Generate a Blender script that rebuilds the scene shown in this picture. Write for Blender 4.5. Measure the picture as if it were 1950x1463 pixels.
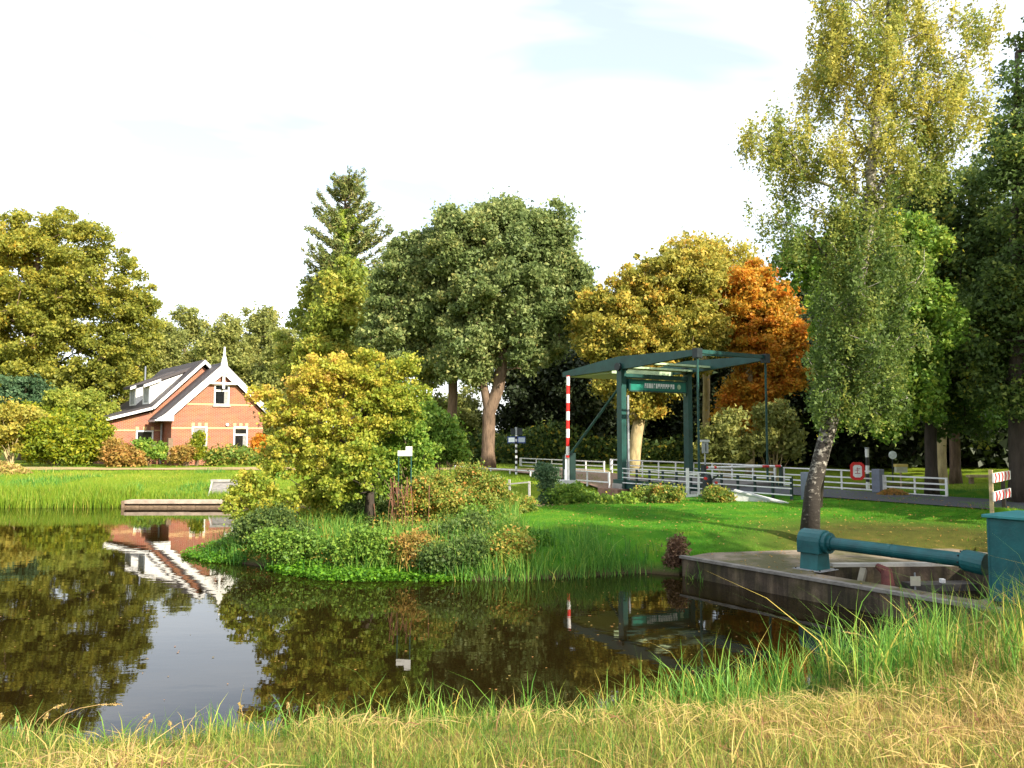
import bpy, math, random
import numpy as np
from mathutils import Vector
from mathutils.geometry import tessellate_polygon

R = math.radians
for _o in list(bpy.data.objects):
    bpy.data.objects.remove(_o)
scene = bpy.context.scene
COL = scene.collection

# ------------------------------------------------------------------ camera, sky, sun, exposure
FPX, CXP, CYP, HORIZON, EYE = 1530.0, 975.0, 731.5, 827.0, 2.8      # photo is 1950 x 1463
PITCH = math.atan((HORIZON - CYP) / FPX)
cam = bpy.data.cameras.new('camera')
cam.sensor_fit = 'HORIZONTAL'; cam.sensor_width = 36.0
cam.lens = 36.0 * FPX / 1950.0
cam.clip_start = 0.1; cam.clip_end = 3000
camo = bpy.data.objects.new('camera', cam); COL.objects.link(camo)
camo.location = (0, 0, EYE)
camo.rotation_euler = (math.pi / 2 + PITCH, 0, 0)
scene.camera = camo

SUN_AZ, SUN_EL = 44.0, 30.0          # degrees right of straight behind the camera; height
SUN_DIR = Vector((math.sin(R(SUN_AZ)) * math.cos(R(SUN_EL)), -math.cos(R(SUN_AZ)) * math.cos(R(SUN_EL)), math.sin(R(SUN_EL))))
sl = bpy.data.lights.new('sun', 'SUN'); sl.energy = 5.0; sl.angle = R(0.6); sl.color = (1.0, 0.90, 0.74)
so = bpy.data.objects.new('sun', sl); COL.objects.link(so)
so.rotation_euler = SUN_DIR.to_track_quat('Z', 'Y').to_euler()

world = bpy.data.worlds.new('World'); scene.world = world; world.use_nodes = True
wt = world.node_tree; wt.nodes.clear()
def wn(t, **k):
    n = wt.nodes.new(t)
    for a, b in k.items(): setattr(n, a, b)
    return n
w_out = wn('ShaderNodeOutputWorld'); w_bg = wn('ShaderNodeBackground'); w_bg.inputs['Strength'].default_value = 0.12
w_sky = wn('ShaderNodeTexSky'); w_sky.sky_type = 'NISHITA'; w_sky.sun_disc = False
w_sky.sun_elevation = R(SUN_EL); w_sky.sun_rotation = math.atan2(SUN_DIR.x, SUN_DIR.y)
w_sky.air_density = 1.0; w_sky.dust_density = 2.0; w_sky.ozone_density = 1.0
w_tc = wn('ShaderNodeTexCoord')
w_map = wn('ShaderNodeMapping'); w_map.inputs['Scale'].default_value = (1.0, 1.0, 3.2)
w_map.inputs['Location'].default_value = (2.3, 0.7, 0.4)
w_no = wn('ShaderNodeTexNoise'); w_no.inputs["Scale"].default_value = 2.2; w_no.inputs['Detail'].default_value = 4; w_no.inputs['Roughness'].default_value = 0.55
w_no.inputs['Distortion'].default_value = 0.6
w_ra = wn('ShaderNodeValToRGB')
w_ra.color_ramp.elements[0].position = 0.33; w_ra.color_ramp.elements[0].color = (0.27, 0.27, 0.27, 1)
w_ra.color_ramp.elements[1].position = 0.78; w_ra.color_ramp.elements[1].color = (1, 1, 1, 1)
w_mx = wn('ShaderNodeMixRGB'); w_mx.inputs['Color2'].default_value = (7.8, 8.0, 8.2, 1)
wl = wt.links.new
wl(w_tc.outputs['Generated'], w_map.inputs['Vector']); wl(w_map.outputs['Vector'], w_no.inputs['Vector'])
wl(w_no.outputs['Fac'], w_ra.inputs['Fac']); wl(w_ra.outputs['Color'], w_mx.inputs['Fac'])
wl(w_sky.outputs['Color'], w_mx.inputs['Color1']); wl(w_mx.outputs['Color'], w_bg.inputs['Color'])
wl(w_bg.outputs['Background'], w_out.inputs['Surface'])

scene.view_settings.view_transform = 'Standard'; scene.view_settings.look = 'None'
scene.view_settings.gamma = 1.0; scene.view_settings.exposure = 1.2
scene.view_settings.use_curve_mapping = False
scene.render.engine = 'CYCLES'
cy = scene.cycles
cy.max_bounces = 6; cy.diffuse_bounces = 3; cy.glossy_bounces = 3; cy.transmission_bounces = 3; cy.transparent_max_bounces = 4
cy.caustics_reflective = False; cy.caustics_refractive = False
cy.use_denoising = True

# ------------------------------------------------------------------ layout helpers
CAMP = np.array((0, 0, EYE))
_fw = np.array((0, math.cos(PITCH), math.sin(PITCH))); _up = np.array((0, -math.sin(PITCH), math.cos(PITCH)))
def ray(px, py):
    return _fw + np.array((1, 0, 0)) * ((px - CXP) / FPX) + _up * ((CYP - py) / FPX)
def at(px, py, Y):                      # the point seen at a photo pixel, Y metres ahead
    d = ray(px, py); return CAMP + d * (Y / d[1])
def onz(px, py, z):
    d = ray(px, py); return CAMP + d * ((z - EYE) / d[2])

UX, UY = 0.565, -0.825                  # road direction over the bridge; the canal runs square to it
BRZ = math.atan2(UY, UX)
PN = (4.5, 33.0)
def B(s, w, z=0.0):
    return np.array((PN[0] + UX * s - UY * w, PN[1] + UY * s + UX * w, z))

# ------------------------------------------------------------------ materials
MATS = {}
def _new(name):
    m = bpy.data.materials.new(name); m.use_nodes = True
    t = m.node_tree; b = t.nodes['Principled BSDF']
    return m, t, b
def mat(name, col, rough=0.6, var=0.25, scale=4.0, bump=0.0, bscale=None, metallic=0.0, spec=0.4, col2=None, stretch=(1, 1, 1), detail=5):
    m, t, b = _new(name)
    tc = t.nodes.new('ShaderNodeTexCoord'); mp = t.nodes.new('ShaderNodeMapping'); mp.inputs['Scale'].default_value = stretch
    no = t.nodes.new('ShaderNodeTexNoise'); no.inputs['Scale'].default_value = scale; no.inputs['Detail'].default_value = detail; no.inputs['Roughness'].default_value = 0.6
    ra = t.nodes.new('ShaderNodeValToRGB')
    c2 = col2 if col2 else tuple(c * (1 - var) for c in col)
    ra.color_ramp.elements[0].position = 0.32; ra.color_ramp.elements[0].color = (*c2, 1)
    ra.color_ramp.elements[1].position = 0.66; ra.color_ramp.elements[1].color = (*[min(1, c * (1 + var * .5)) for c in col], 1)
    t.links.new(tc.outputs['Object'], mp.inputs['Vector']); t.links.new(mp.outputs['Vector'], no.inputs['Vector'])
    t.links.new(no.outputs['Fac'], ra.inputs['Fac']); t.links.new(ra.outputs['Color'], b.inputs['Base Color'])
    b.inputs['Roughness'].default_value = rough; b.inputs['Metallic'].default_value = metallic
    b.inputs['Specular IOR Level'].default_value = spec
    if bump:
        n2 = t.nodes.new('ShaderNodeTexNoise'); n2.inputs['Scale'].default_value = bscale or scale * 4; n2.inputs['Detail'].default_value = 6
        bp = t.nodes.new('ShaderNodeBump'); bp.inputs['Strength'].default_value = bump; bp.inputs['Distance'].default_value = 0.05
        t.links.new(mp.outputs['Vector'], n2.inputs['Vector']); t.links.new(n2.outputs['Fac'], bp.inputs['Height']); t.links.new(bp.outputs['Normal'], b.inputs['Normal'])
    MATS[name] = m; return m
def leafmat(name, stops, trans=0.4, rough=0.55):
    m, t, b = _new(name)
    a = t.nodes.new('ShaderNodeAttribute'); a.attribute_name = 'tint'
    ra = t.nodes.new('ShaderNodeValToRGB')
    els = ra.color_ramp.elements
    while len(els) < len(stops): els.new(0.5)
    for e, (p, c) in zip(els, stops): e.position = p; e.color = (*c, 1)
    t.links.new(a.outputs['Fac'], ra.inputs['Fac']); t.links.new(ra.outputs['Color'], b.inputs['Base Color'])
    b.inputs['Roughness'].default_value = rough; b.inputs['Specular IOR Level'].default_value = 0.3
    tr = t.nodes.new('ShaderNodeBsdfTranslucent'); t.links.new(ra.outputs['Color'], tr.inputs['Color'])
    mx = t.nodes.new('ShaderNodeMixShader'); mx.inputs['Fac'].default_value = trans
    t.links.new(b.outputs['BSDF'], mx.inputs[1]); t.links.new(tr.outputs['BSDF'], mx.inputs[2])
    t.links.new(mx.outputs['Shader'], t.nodes['Material Output'].inputs['Surface'])
    MATS[name] = m; return m
def bandmat(name, cA, cB, period, axis=2, offset=0.0, rough=0.4):
    m, t, b = _new(name)
    tc = t.nodes.new('ShaderNodeTexCoord'); sp = t.nodes.new('ShaderNodeSeparateXYZ'); t.links.new(tc.outputs['Object'], sp.inputs[0])
    ad = t.nodes.new('ShaderNodeMath'); ad.operation = 'ADD'; ad.inputs[1].default_value = offset + 100 * period
    t.links.new(sp.outputs[axis], ad.inputs[0])
    mo = t.nodes.new('ShaderNodeMath'); mo.operation = 'MODULO'; mo.inputs[1].default_value = period; t.links.new(ad.outputs[0], mo.inputs[0])
    gt = t.nodes.new('ShaderNodeMath'); gt.operation = 'GREATER_THAN'; gt.inputs[1].default_value = period / 2; t.links.new(mo.outputs[0], gt.inputs[0])
    mx = t.nodes.new('ShaderNodeMixRGB'); mx.inputs[1].default_value = (*cA, 1); mx.inputs[2].default_value = (*cB, 1); t.links.new(gt.outputs[0], mx.inputs[0])
    t.links.new(mx.outputs[0], b.inputs['Base Color']); b.inputs['Roughness'].default_value = rough
    MATS[name] = m; return m

GREEN_PAINT = mat('green_paint', (0.012, 0.062, 0.052), 0.42, 0.3, 2.5, 0.06, 30)
PALE_GREEN = mat('pale_green_paint', (0.42, 0.55, 0.33), 0.5, 0.2, 3)
TEAL_PAINT = mat('teal_paint', (0.006, 0.088, 0.095), 0.45, 0.3, 3.0, 0.10, 25, col2=(0.004, 0.056, 0.064))
def weather(m, chip, rust, sc=14.0, lim=0.70):
    t = m.node_tree; b = t.nodes['Principled BSDF']; src = b.inputs['Base Color'].links[0].from_socket
    tc = t.nodes.new('ShaderNodeTexCoord')
    def n(scale, st, lo, hi):
        mp = t.nodes.new('ShaderNodeMapping'); mp.inputs['Scale'].default_value = st; x = t.nodes.new('ShaderNodeTexNoise'); x.inputs['Scale'].default_value = scale; x.inputs['Detail'].default_value = 6; x.inputs['Roughness'].default_value = .7
        t.links.new(tc.outputs['Object'], mp.inputs[0]); t.links.new(mp.outputs[0], x.inputs['Vector']); r = t.nodes.new('ShaderNodeValToRGB'); r.color_ramp.elements[0].position = lo; r.color_ramp.elements[1].position = hi
        t.links.new(x.outputs['Fac'], r.inputs[0]); return r.outputs[0]
    for fac_, col in ((n(3.0, (3, 3, .35), .55, .80), rust), (n(sc, (1, 1, 1), lim, lim + .03), chip)):
        x = t.nodes.new('ShaderNodeMixRGB'); x.inputs[2].default_value = (*col, 1); t.links.new(fac_, x.inputs[0]); t.links.new(src, x.inputs[1]); src = x.outputs[0]
    t.links.new(src, b.inputs['Base Color'])
weather(TEAL_PAINT, (.35, .42, .40), (.03, .085, .085)); weather(GREEN_PAINT, (.10, .16, .13), (.02, .045, .035), 9, .66)
WHITE_PAINT = mat('white_paint', (0.80, 0.80, 0.78), 0.5, 0.18, 6); weather(WHITE_PAINT, (.45, .45, .40), (.62, .62, .56), 16, .66)
OLD_WHITE = mat('old_white_paint', (0.42, 0.41, 0.38), 0.7, 0.3, 8)
GREY_METAL = mat('grey_metal', (0.33, 0.35, 0.37), 0.45, 0.15, 5, metallic=0.3)
GREY_POST = mat('grey_post', (0.17, 0.19, 0.24), 0.6, 0.2, 4)
DARK_METAL = mat('dark_metal', (0.012, 0.02, 0.022), 0.45, 0.4, 6)
DARK_GREEN_POST = mat('dark_green_post', (0.010, 0.035, 0.028), 0.5, 0.3, 6)
RED_PAINT = mat('red_paint', (0.62, 0.02, 0.02), 0.4, 0.12, 5)
RUST = mat('rust', (0.13, 0.035, 0.028), 0.75, 0.4, 7, 0.2)
CONCRETE = mat('concrete', (0.36, 0.35, 0.32), 0.85, 0.35, 2.2, 0.25, 18)
CONCRETE_PALE = mat('pale_concrete', (0.55, 0.56, 0.55), 0.8, 0.2, 3, 0.2, 18)
ASPHALT = mat('asphalt', (0.075, 0.08, 0.088), 0.85, 0.2, 8, 0.2, 60)
BRICKPATH = mat('brick_paving', (0.36, 0.24, 0.17), 0.85, 0.3, 9, 0.2, 40)
WOOD = mat('weathered_wood', (0.20, 0.14, 0.09), 0.85, 0.4, 6, 0.3, 25, stretch=(1, 1, 6))
WOOD_PALE = mat('pale_wood', (0.42, 0.33, 0.19), 0.8, 0.3, 6, 0.2, 25)
BARK = mat('bark', (0.15, 0.10, 0.065), 0.9, 0.5, 3.0, 0.8, 9, stretch=(2.5, 2.5, 0.6))
BARK_PALE = mat('pale_bark', (0.42, 0.33, 0.17), 0.9, 0.4, 2.5, 0.5, 8, stretch=(2, 2, 0.7))
BARK_DARK = mat('dark_bark', (0.055, 0.042, 0.032), 0.9, 0.4, 3.0, 0.8, 9, stretch=(2.5, 2.5, 0.6))
TWIG = mat('twig_bark', (0.16, 0.115, 0.07), 0.9, 0.4, 4)
ROOF = mat('roof_tiles', (0.055, 0.047, 0.05), 0.65, 0.3, 5, 0.3, 12)
GLASS = mat('window_glass', (0.012, 0.013, 0.014), 0.06, 0.3, 3, spec=0.5)
SANDSTONE = mat('sand_coloured_brick', (0.62, 0.42, 0.20), 0.8, 0.2, 8)
POLE_BANDS = bandmat('red_white_bands', (0.70, 0.015, 0.012), (0.82, 0.80, 0.78), 0.74, 2)
BW_BANDS = bandmat('black_white_bands', (0.015, 0.015, 0.017), (0.8, 0.8, 0.8), 0.26, 2)

# concrete of the weir: stained, mossy
def weir_concrete():
    m, t, b = _new('weir_concrete')
    tc = t.nodes.new('ShaderNodeTexCoord')
    def noise(sc, det=6, st=(1, 1, 1)):
        mp = t.nodes.new('ShaderNodeMapping'); mp.inputs['Scale'].default_value = st
        n = t.nodes.new('ShaderNodeTexNoise'); n.inputs['Scale'].default_value = sc; n.inputs['Detail'].default_value = det; n.inputs['Roughness'].default_value = 0.65
        t.links.new(tc.outputs['Object'], mp.inputs['Vector']); t.links.new(mp.outputs['Vector'], n.inputs['Vector']); return n
    def ramp(n, p0, p1, c0, c1):
        r = t.nodes.new('ShaderNodeValToRGB'); r.color_ramp.elements[0].position = p0; r.color_ramp.elements[0].color = (*c0, 1)
        r.color_ramp.elements[1].position = p1; r.color_ramp.elements[1].color = (*c1, 1); t.links.new(n.outputs['Fac'], r.inputs['Fac']); return r
    base = ramp(noise(2.2), 0.3, 0.7, (0.11, 0.088, 0.060), (0.28, 0.225, 0.165))
    moss = ramp(noise(0.9, 8), 0.46, 0.60, (0, 0, 0), (1, 1, 1))
    drip = ramp(noise(5.0, 4, (1, 1, 0.12)), 0.45, 0.75, (0.24, 0.20, 0.17), (0.85, 0.78, 0.68))
    m1 = t.nodes.new('ShaderNodeMixRGB'); m1.inputs[2].default_value = (0.075, 0.070, 0.022, 1)
    t.links.new(moss.outputs[0], m1.inputs[0]); t.links.new(base.outputs[0], m1.inputs[1])
    geo = t.nodes.new('ShaderNodeNewGeometry'); sp = t.nodes.new('ShaderNodeSeparateXYZ'); t.links.new(geo.outputs['Normal'], sp.inputs[0])
    lt = t.nodes.new('ShaderNodeMath'); lt.operation = 'LESS_THAN'; lt.inputs[1].default_value = 0.5; t.links.new(sp.outputs[2], lt.inputs[0])
    m2 = t.nodes.new('ShaderNodeMixRGB'); m2.blend_type = 'MULTIPLY'
    t.links.new(lt.outputs[0], m2.inputs[0]); t.links.new(m1.outputs[0], m2.inputs[1]); t.links.new(drip.outputs[0], m2.inputs[2])
    t.links.new(m2.outputs[0], b.inputs['Base Color']); b.inputs['Roughness'].default_value = 0.85
    n2 = noise(22); bp = t.nodes.new('ShaderNodeBump'); bp.inputs['Strength'].default_value = 0.4; bp.inputs['Distance'].default_value = 0.03
    t.links.new(n2.outputs['Fac'], bp.inputs['Height']); t.links.new(bp.outputs['Normal'], b.inputs['Normal'])
    return m
WEIR = weir_concrete()

def brick_mat():
    m, t, b = _new('red_brickwork')
    tc = t.nodes.new('ShaderNodeTexCoord'); sp = t.nodes.new('ShaderNodeSeparateXYZ'); t.links.new(tc.outputs['Object'], sp.inputs[0])
    ad = t.nodes.new('ShaderNodeMath'); ad.operation = 'ADD'; t.links.new(sp.outputs[0], ad.inputs[0]); t.links.new(sp.outputs[1], ad.inputs[1])
    cb = t.nodes.new('ShaderNodeCombineXYZ'); t.links.new(ad.outputs[0], cb.inputs[0]); t.links.new(sp.outputs[2], cb.inputs[1])
    br = t.nodes.new('ShaderNodeTexBrick'); br.inputs['Scale'].default_value = 1.0
    br.inputs['Brick Width'].default_value = 0.22; br.inputs['Row Height'].default_value = 0.075; br.inputs['Mortar Size'].default_value = 0.010
    br.inputs['Color1'].default_value = (0.40, 0.115, 0.055, 1); br.inputs['Color2'].default_value = (0.28, 0.075, 0.038, 1); br.inputs['Mortar'].default_value = (0.45, 0.30, 0.20, 1)
    t.links.new(cb.outputs[0], br.inputs['Vector'])
    no = t.nodes.new('ShaderNodeTexNoise'); no.inputs['Scale'].default_value = 1.5; no.inputs['Detail'].default_value = 6
    t.links.new(tc.outputs['Object'], no.inputs['Vector'])
    mx = t.nodes.new('ShaderNodeMixRGB'); mx.blend_type = 'MULTIPLY'; mx.inputs[0].default_value = 0.45
    t.links.new(br.outputs['Color'], mx.inputs[1]); t.links.new(no.outputs['Color'], mx.inputs[2])
    t.links.new(mx.outputs[0], b.inputs['Base Color']); b.inputs['Roughness'].default_value = 0.85
    bp = t.nodes.new('ShaderNodeBump'); bp.inputs['Strength'].default_value = 0.4; bp.inputs['Distance'].default_value = 0.01; bp.invert = True
    t.links.new(br.outputs['Fac'], bp.inputs['Height']); t.links.new(bp.outputs['Normal'], b.inputs['Normal'])
    return m
BRICK = brick_mat()

def birch_bark():
    m, t, b = _new('birch_bark')
    tc = t.nodes.new('ShaderNodeTexCoord')
    mp = t.nodes.new('ShaderNodeMapping'); mp.inputs['Scale'].default_value = (1.0, 1.0, 1.6)
    n = t.nodes.new('ShaderNodeTexNoise'); n.inputs['Scale'].default_value = 6.5; n.inputs['Detail'].default_value = 5; n.inputs['Roughness'].default_value = 0.7
    t.links.new(tc.outputs['Object'], mp.inputs[0]); t.links.new(mp.outputs[0], n.inputs['Vector'])
    sp = t.nodes.new('ShaderNodeSeparateXYZ'); t.links.new(tc.outputs['Object'], sp.inputs[0])
    ma = t.nodes.new('ShaderNodeMapRange'); ma.inputs[1].default_value = 0.0; ma.inputs[2].default_value = 3.5; ma.inputs[3].default_value = -0.13; ma.inputs[4].default_value = 0.10
    t.links.new(sp.outputs[2], ma.inputs[0])
    ad = t.nodes.new('ShaderNodeMath'); ad.operation = 'ADD'; t.links.new(n.outputs['Fac'], ad.inputs[0]); t.links.new(ma.outputs[0], ad.inputs[1])
    ra = t.nodes.new('ShaderNodeValToRGB'); e = ra.color_ramp.elements
    e[0].position = 0.50; e[0].color = (0.022, 0.017, 0.012, 1); e[1].position = 0.655; e[1].color = (0.36, 0.335, 0.28, 1)
    t.links.new(ad.outputs[0], ra.inputs[0]); t.links.new(ra.outputs[0], b.inputs['Base Color']); b.inputs['Roughness'].default_value = 0.85
    bp = t.nodes.new('ShaderNodeBump'); bp.inputs['Strength'].default_value = 0.8; bp.inputs['Distance'].default_value = 0.04
    t.links.new(n.outputs['Fac'], bp.inputs['Height']); t.links.new(bp.outputs[0], b.inputs['Normal'])
    return m
BIRCH = birch_bark()

# foliage palettes (albedo)
L_OAK = leafmat('oak_leaves', [(0, (0.072, 0.117, 0.036)), (0.45, (0.189, 0.254, 0.081)), (0.8, (0.325, 0.37, 0.13)), (1, (0.468, 0.416, 0.13))], 0.45)
L_BEECH = leafmat('beech_leaves', [(0, (0.11, 0.15, 0.024)), (0.45, (0.28, 0.30, 0.046)), (0.8, (0.48, 0.42, 0.060)), (1, (0.66, 0.32, 0.03))], 0.5)
L_FAR = leafmat('far_leaves', [(0, (0.121, 0.154, 0.044)), (0.5, (0.264, 0.292, 0.077)), (1, (0.44, 0.407, 0.11))], 0.45)
L_OLIVE = leafmat('olive_leaves', [(0, (0.138, 0.207, 0.03)), (0.5, (0.333, 0.385, 0.06)), (1, (0.552, 0.448, 0.075))], 0.5)
L_NEEDLE = leafmat('needles', [(0, (0.11, 0.17, 0.05)), (0.6, (0.25, 0.30, 0.085)), (1, (0.38, 0.32, 0.11))], 0.35)
L_IVY = leafmat('ivy_leaves', [(0, (0.09, 0.16, 0.018)), (0.5, (0.22, 0.31, 0.034)), (1, (0.38, 0.42, 0.06))])
L_HORN = leafmat('hornbeam_leaves', [(0, (0.14, 0.17, 0.028)), (0.45, (0.35, 0.335, 0.058)), (0.8, (0.55, 0.44, 0.075)), (1, (0.66, 0.33, 0.05))], 0.45)
L_ORANGE = leafmat('orange_leaves', [(0, (0.24, 0.20, 0.03)), (0.3, (0.50, 0.32, 0.035)), (0.65, (0.68, 0.32, 0.035)), (1, (0.68, 0.22, 0.03))], 0.5)
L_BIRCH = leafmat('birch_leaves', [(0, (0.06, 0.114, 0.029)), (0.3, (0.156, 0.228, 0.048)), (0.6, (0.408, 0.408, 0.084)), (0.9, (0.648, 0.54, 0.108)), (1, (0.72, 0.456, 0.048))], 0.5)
L_GREEN = leafmat('fresh_green_leaves', [(0, (0.056, 0.125, 0.018)), (0.5, (0.15, 0.275, 0.033)), (0.9, (0.325, 0.413, 0.056)), (1, (0.625, 0.475, 0.037))])
L_DARK = leafmat('dark_leaves', [(0, (0.049, 0.091, 0.025)), (0.6, (0.119, 0.189, 0.045)), (0.92, (0.308, 0.364, 0.07)), (1, (0.7, 0.504, 0.056))], 0.45)
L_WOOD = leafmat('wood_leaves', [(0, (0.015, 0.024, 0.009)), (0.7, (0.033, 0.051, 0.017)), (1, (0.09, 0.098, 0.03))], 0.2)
L_MAPLE = leafmat('maple_leaves', [(0, (0.09, 0.19, 0.020)), (0.35, (0.31, 0.38, 0.045)), (0.72, (0.57, 0.50, 0.07)), (1, (0.66, 0.38, 0.12))], 0.5)
L_YGREEN = leafmat('yellow_green_leaves', [(0, (0.077, 0.132, 0.011)), (0.5, (0.209, 0.264, 0.017)), (0.85, (0.418, 0.363, 0.022)), (1, (0.55, 0.275, 0.022))])
L_RUSTY = leafmat('rusty_leaves', [(0, (0.15, 0.15, 0.03)), (0.5, (0.36, 0.25, 0.06)), (1, (0.55, 0.25, 0.08))])
L_WEED = leafmat('weed_leaves', [(0, (0.056, 0.125, 0.02)), (0.45, (0.163, 0.25, 0.037)), (0.75, (0.375, 0.338, 0.062)), (0.9, (0.5, 0.25, 0.062)), (1, (0.688, 0.213, 0.037))])
L_BLUEGREEN = leafmat('blue_green_leaves', [(0, (0.041, 0.095, 0.041)), (0.6, (0.095, 0.176, 0.081)), (1, (0.176, 0.257, 0.108))])
L_MAT = leafmat('water_plant_leaves', [(0, (0.045, 0.14, 0.008)), (0.5, (0.09, 0.24, 0.012)), (1, (0.18, 0.35, 0.02))])
G_LAWN = leafmat('lawn_blades', [(0, (0.040, 0.16, 0.007)), (0.5, (0.085, 0.27, 0.012)), (1, (0.25, 0.34, 0.022))], 0.4)
G_BANK = leafmat('bank_blades', [(0, (0.09, 0.20, 0.012)), (0.5, (0.19, 0.30, 0.018)), (0.85, (0.36, 0.36, 0.05)), (1, (0.5, 0.34, 0.09))], 0.35)
G_NEAR = leafmat('dry_grass_blades', [(0, (0.07, 0.16, 0.018)), (0.30, (0.22, 0.27, 0.04)), (0.58, (0.48, 0.38, 0.11)), (0.9, (0.60, 0.42, 0.17)), (1, (0.26, 0.12, 0.06))], 0.35)
G_REED = leafmat('reed_blades', [(0, (0.045, 0.16, 0.025)), (0.5, (0.15, 0.33, 0.045)), (0.85, (0.36, 0.47, 0.08)), (1, (0.62, 0.45, 0.10))], 0.4)

# ------------------------------------------------------------------ object helpers
def tag(o, label=None, cat=None, group=None, kind=None):
    if label: o['label'] = label
    if cat: o['category'] = cat
    if group: o['group'] = group
    if kind: o['kind'] = kind
    return o
def thing(name, label, cat, loc=(0, 0, 0), rz=0.0, group=None):
    o = bpy.data.objects.new(name, None); COL.objects.link(o)
    o.location = Vector([float(c) for c in loc]); o.rotation_euler = (0, 0, rz)
    o.empty_display_size = 0.2
    return tag(o, label, cat, group)
class MB:
    def __init__(s): s.v = []; s.f = []
    def add(s, vs, fs):
        n = len(s.v); s.v += [tuple(float(c) for c in p) for p in vs]; s.f += [tuple(i + n for i in f) for f in fs]; return s
    def box(s, x0, x1, y0, y1, z0, z1):
        return s.add([(x0, y0, z0), (x1, y0, z0), (x1, y1, z0), (x0, y1, z0), (x0, y0, z1), (x1, y0, z1), (x1, y1, z1), (x0, y1, z1)],
                     [(0, 3, 2, 1), (4, 5, 6, 7), (0, 1, 5, 4), (1, 2, 6, 5), (2, 3, 7, 6), (3, 0, 4, 7)])
    def bar(s, p0, p1, w, h, up=(0, 0, 1), w1=None, h1=None):
        p0, p1 = np.array(p0, float), np.array(p1, float); d = p1 - p0; d /= np.linalg.norm(d)
        up = np.array(up, float)
        if abs(np.dot(d, up)) > 0.98: up = np.array((0, 1, 0.0))
        a = np.cross(d, up); a /= np.linalg.norm(a); b = np.cross(a, d)
        w1 = w if w1 is None else w1; h1 = h if h1 is None else h1
        vs = []
        for p, ww, hh in ((p0, w, h), (p1, w1, h1)):
            for i, j in ((-1, -1), (1, -1), (1, 1), (-1, 1)): vs.append(p + a * i * ww / 2 + b * j * hh / 2)
        return s.add(vs, [(0, 1, 2, 3), (7, 6, 5, 4), (0, 4, 5, 1), (1, 5, 6, 2), (2, 6, 7, 3), (3, 7, 4, 0)])
    def tube(s, pts, radii, n=8, cap=True):
        pts = [np.array(p, float) for p in pts]; rings = []
        ref = np.array((0.31, 0.95, 0.05))
        for i, p in enumerate(pts):
            d = pts[min(i + 1, len(pts) - 1)] - pts[max(i - 1, 0)]; d = d / (np.linalg.norm(d) + 1e-9)
            a = np.cross(d, ref); na = np.linalg.norm(a)
            if na < 0.05: a = np.cross(d, np.array((1, 0, 0.0))); na = np.linalg.norm(a)
            a /= na; b = np.cross(d, a)
            r = radii[i] if hasattr(radii, '__len__') else radii
            rings += [p + (a * math.cos(2 * math.pi * k / n) + b * math.sin(2 * math.pi * k / n)) * r for k in range(n)]
        fs = []
        for i in range(len(pts) - 1):
            for k in range(n):
                k2 = (k + 1) % n; fs.append((i * n + k, i * n + k2, (i + 1) * n + k2, (i + 1) * n + k))
        if cap:
            fs.append(tuple(range(n))[::-1]); m = (len(pts) - 1) * n; fs.append(tuple(range(m, m + n)))
        return s.add(rings, fs)
    def prism(s, poly, dvec):                       # poly: 3-D points of one face, swept along dvec
        n = len(poly); dv = np.array(dvec, float); P = [np.array(p, float) for p in poly]
        vs = P + [p + dv for p in P]
        fs = [tuple(range(n))[::-1], tuple(range(n, 2 * n))] + [(i, (i + 1) % n, n + (i + 1) % n, n + i) for i in range(n)]
        return s.add(vs, fs)
    def mesh(s, name):
        me = bpy.data.meshes.new(name); me.from_pydata(s.v, [], s.f); me.update()
        import bmesh
        bm = bmesh.new(); bm.from_mesh(me); bmesh.ops.recalc_face_normals(bm, faces=bm.faces); bm.to_mesh(me); bm.free()
        return me
def link(name, me, m, parent=None, loc=(0, 0, 0), rot=(0, 0, 0), smooth=False, label=None):
    o = bpy.data.objects.new(name, me); COL.objects.link(o)
    if m is not None and not me.materials: me.materials.append(m)
    if smooth: me.polygons.foreach_set('use_smooth', [True] * len(me.polygons))
    o.parent = parent; o.location = loc; o.rotation_euler = rot
    if label: o['label'] = label
    return o
def part(root, name, mb, m, **k):
    return link(name, mb.mesh(name), m, root, **k)
def bevel(o, w=0.01, seg=2):
    md = o.modifiers.new('b', 'BEVEL'); md.width = w; md.segments = seg; md.limit_method = 'ANGLE'; return o

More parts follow.
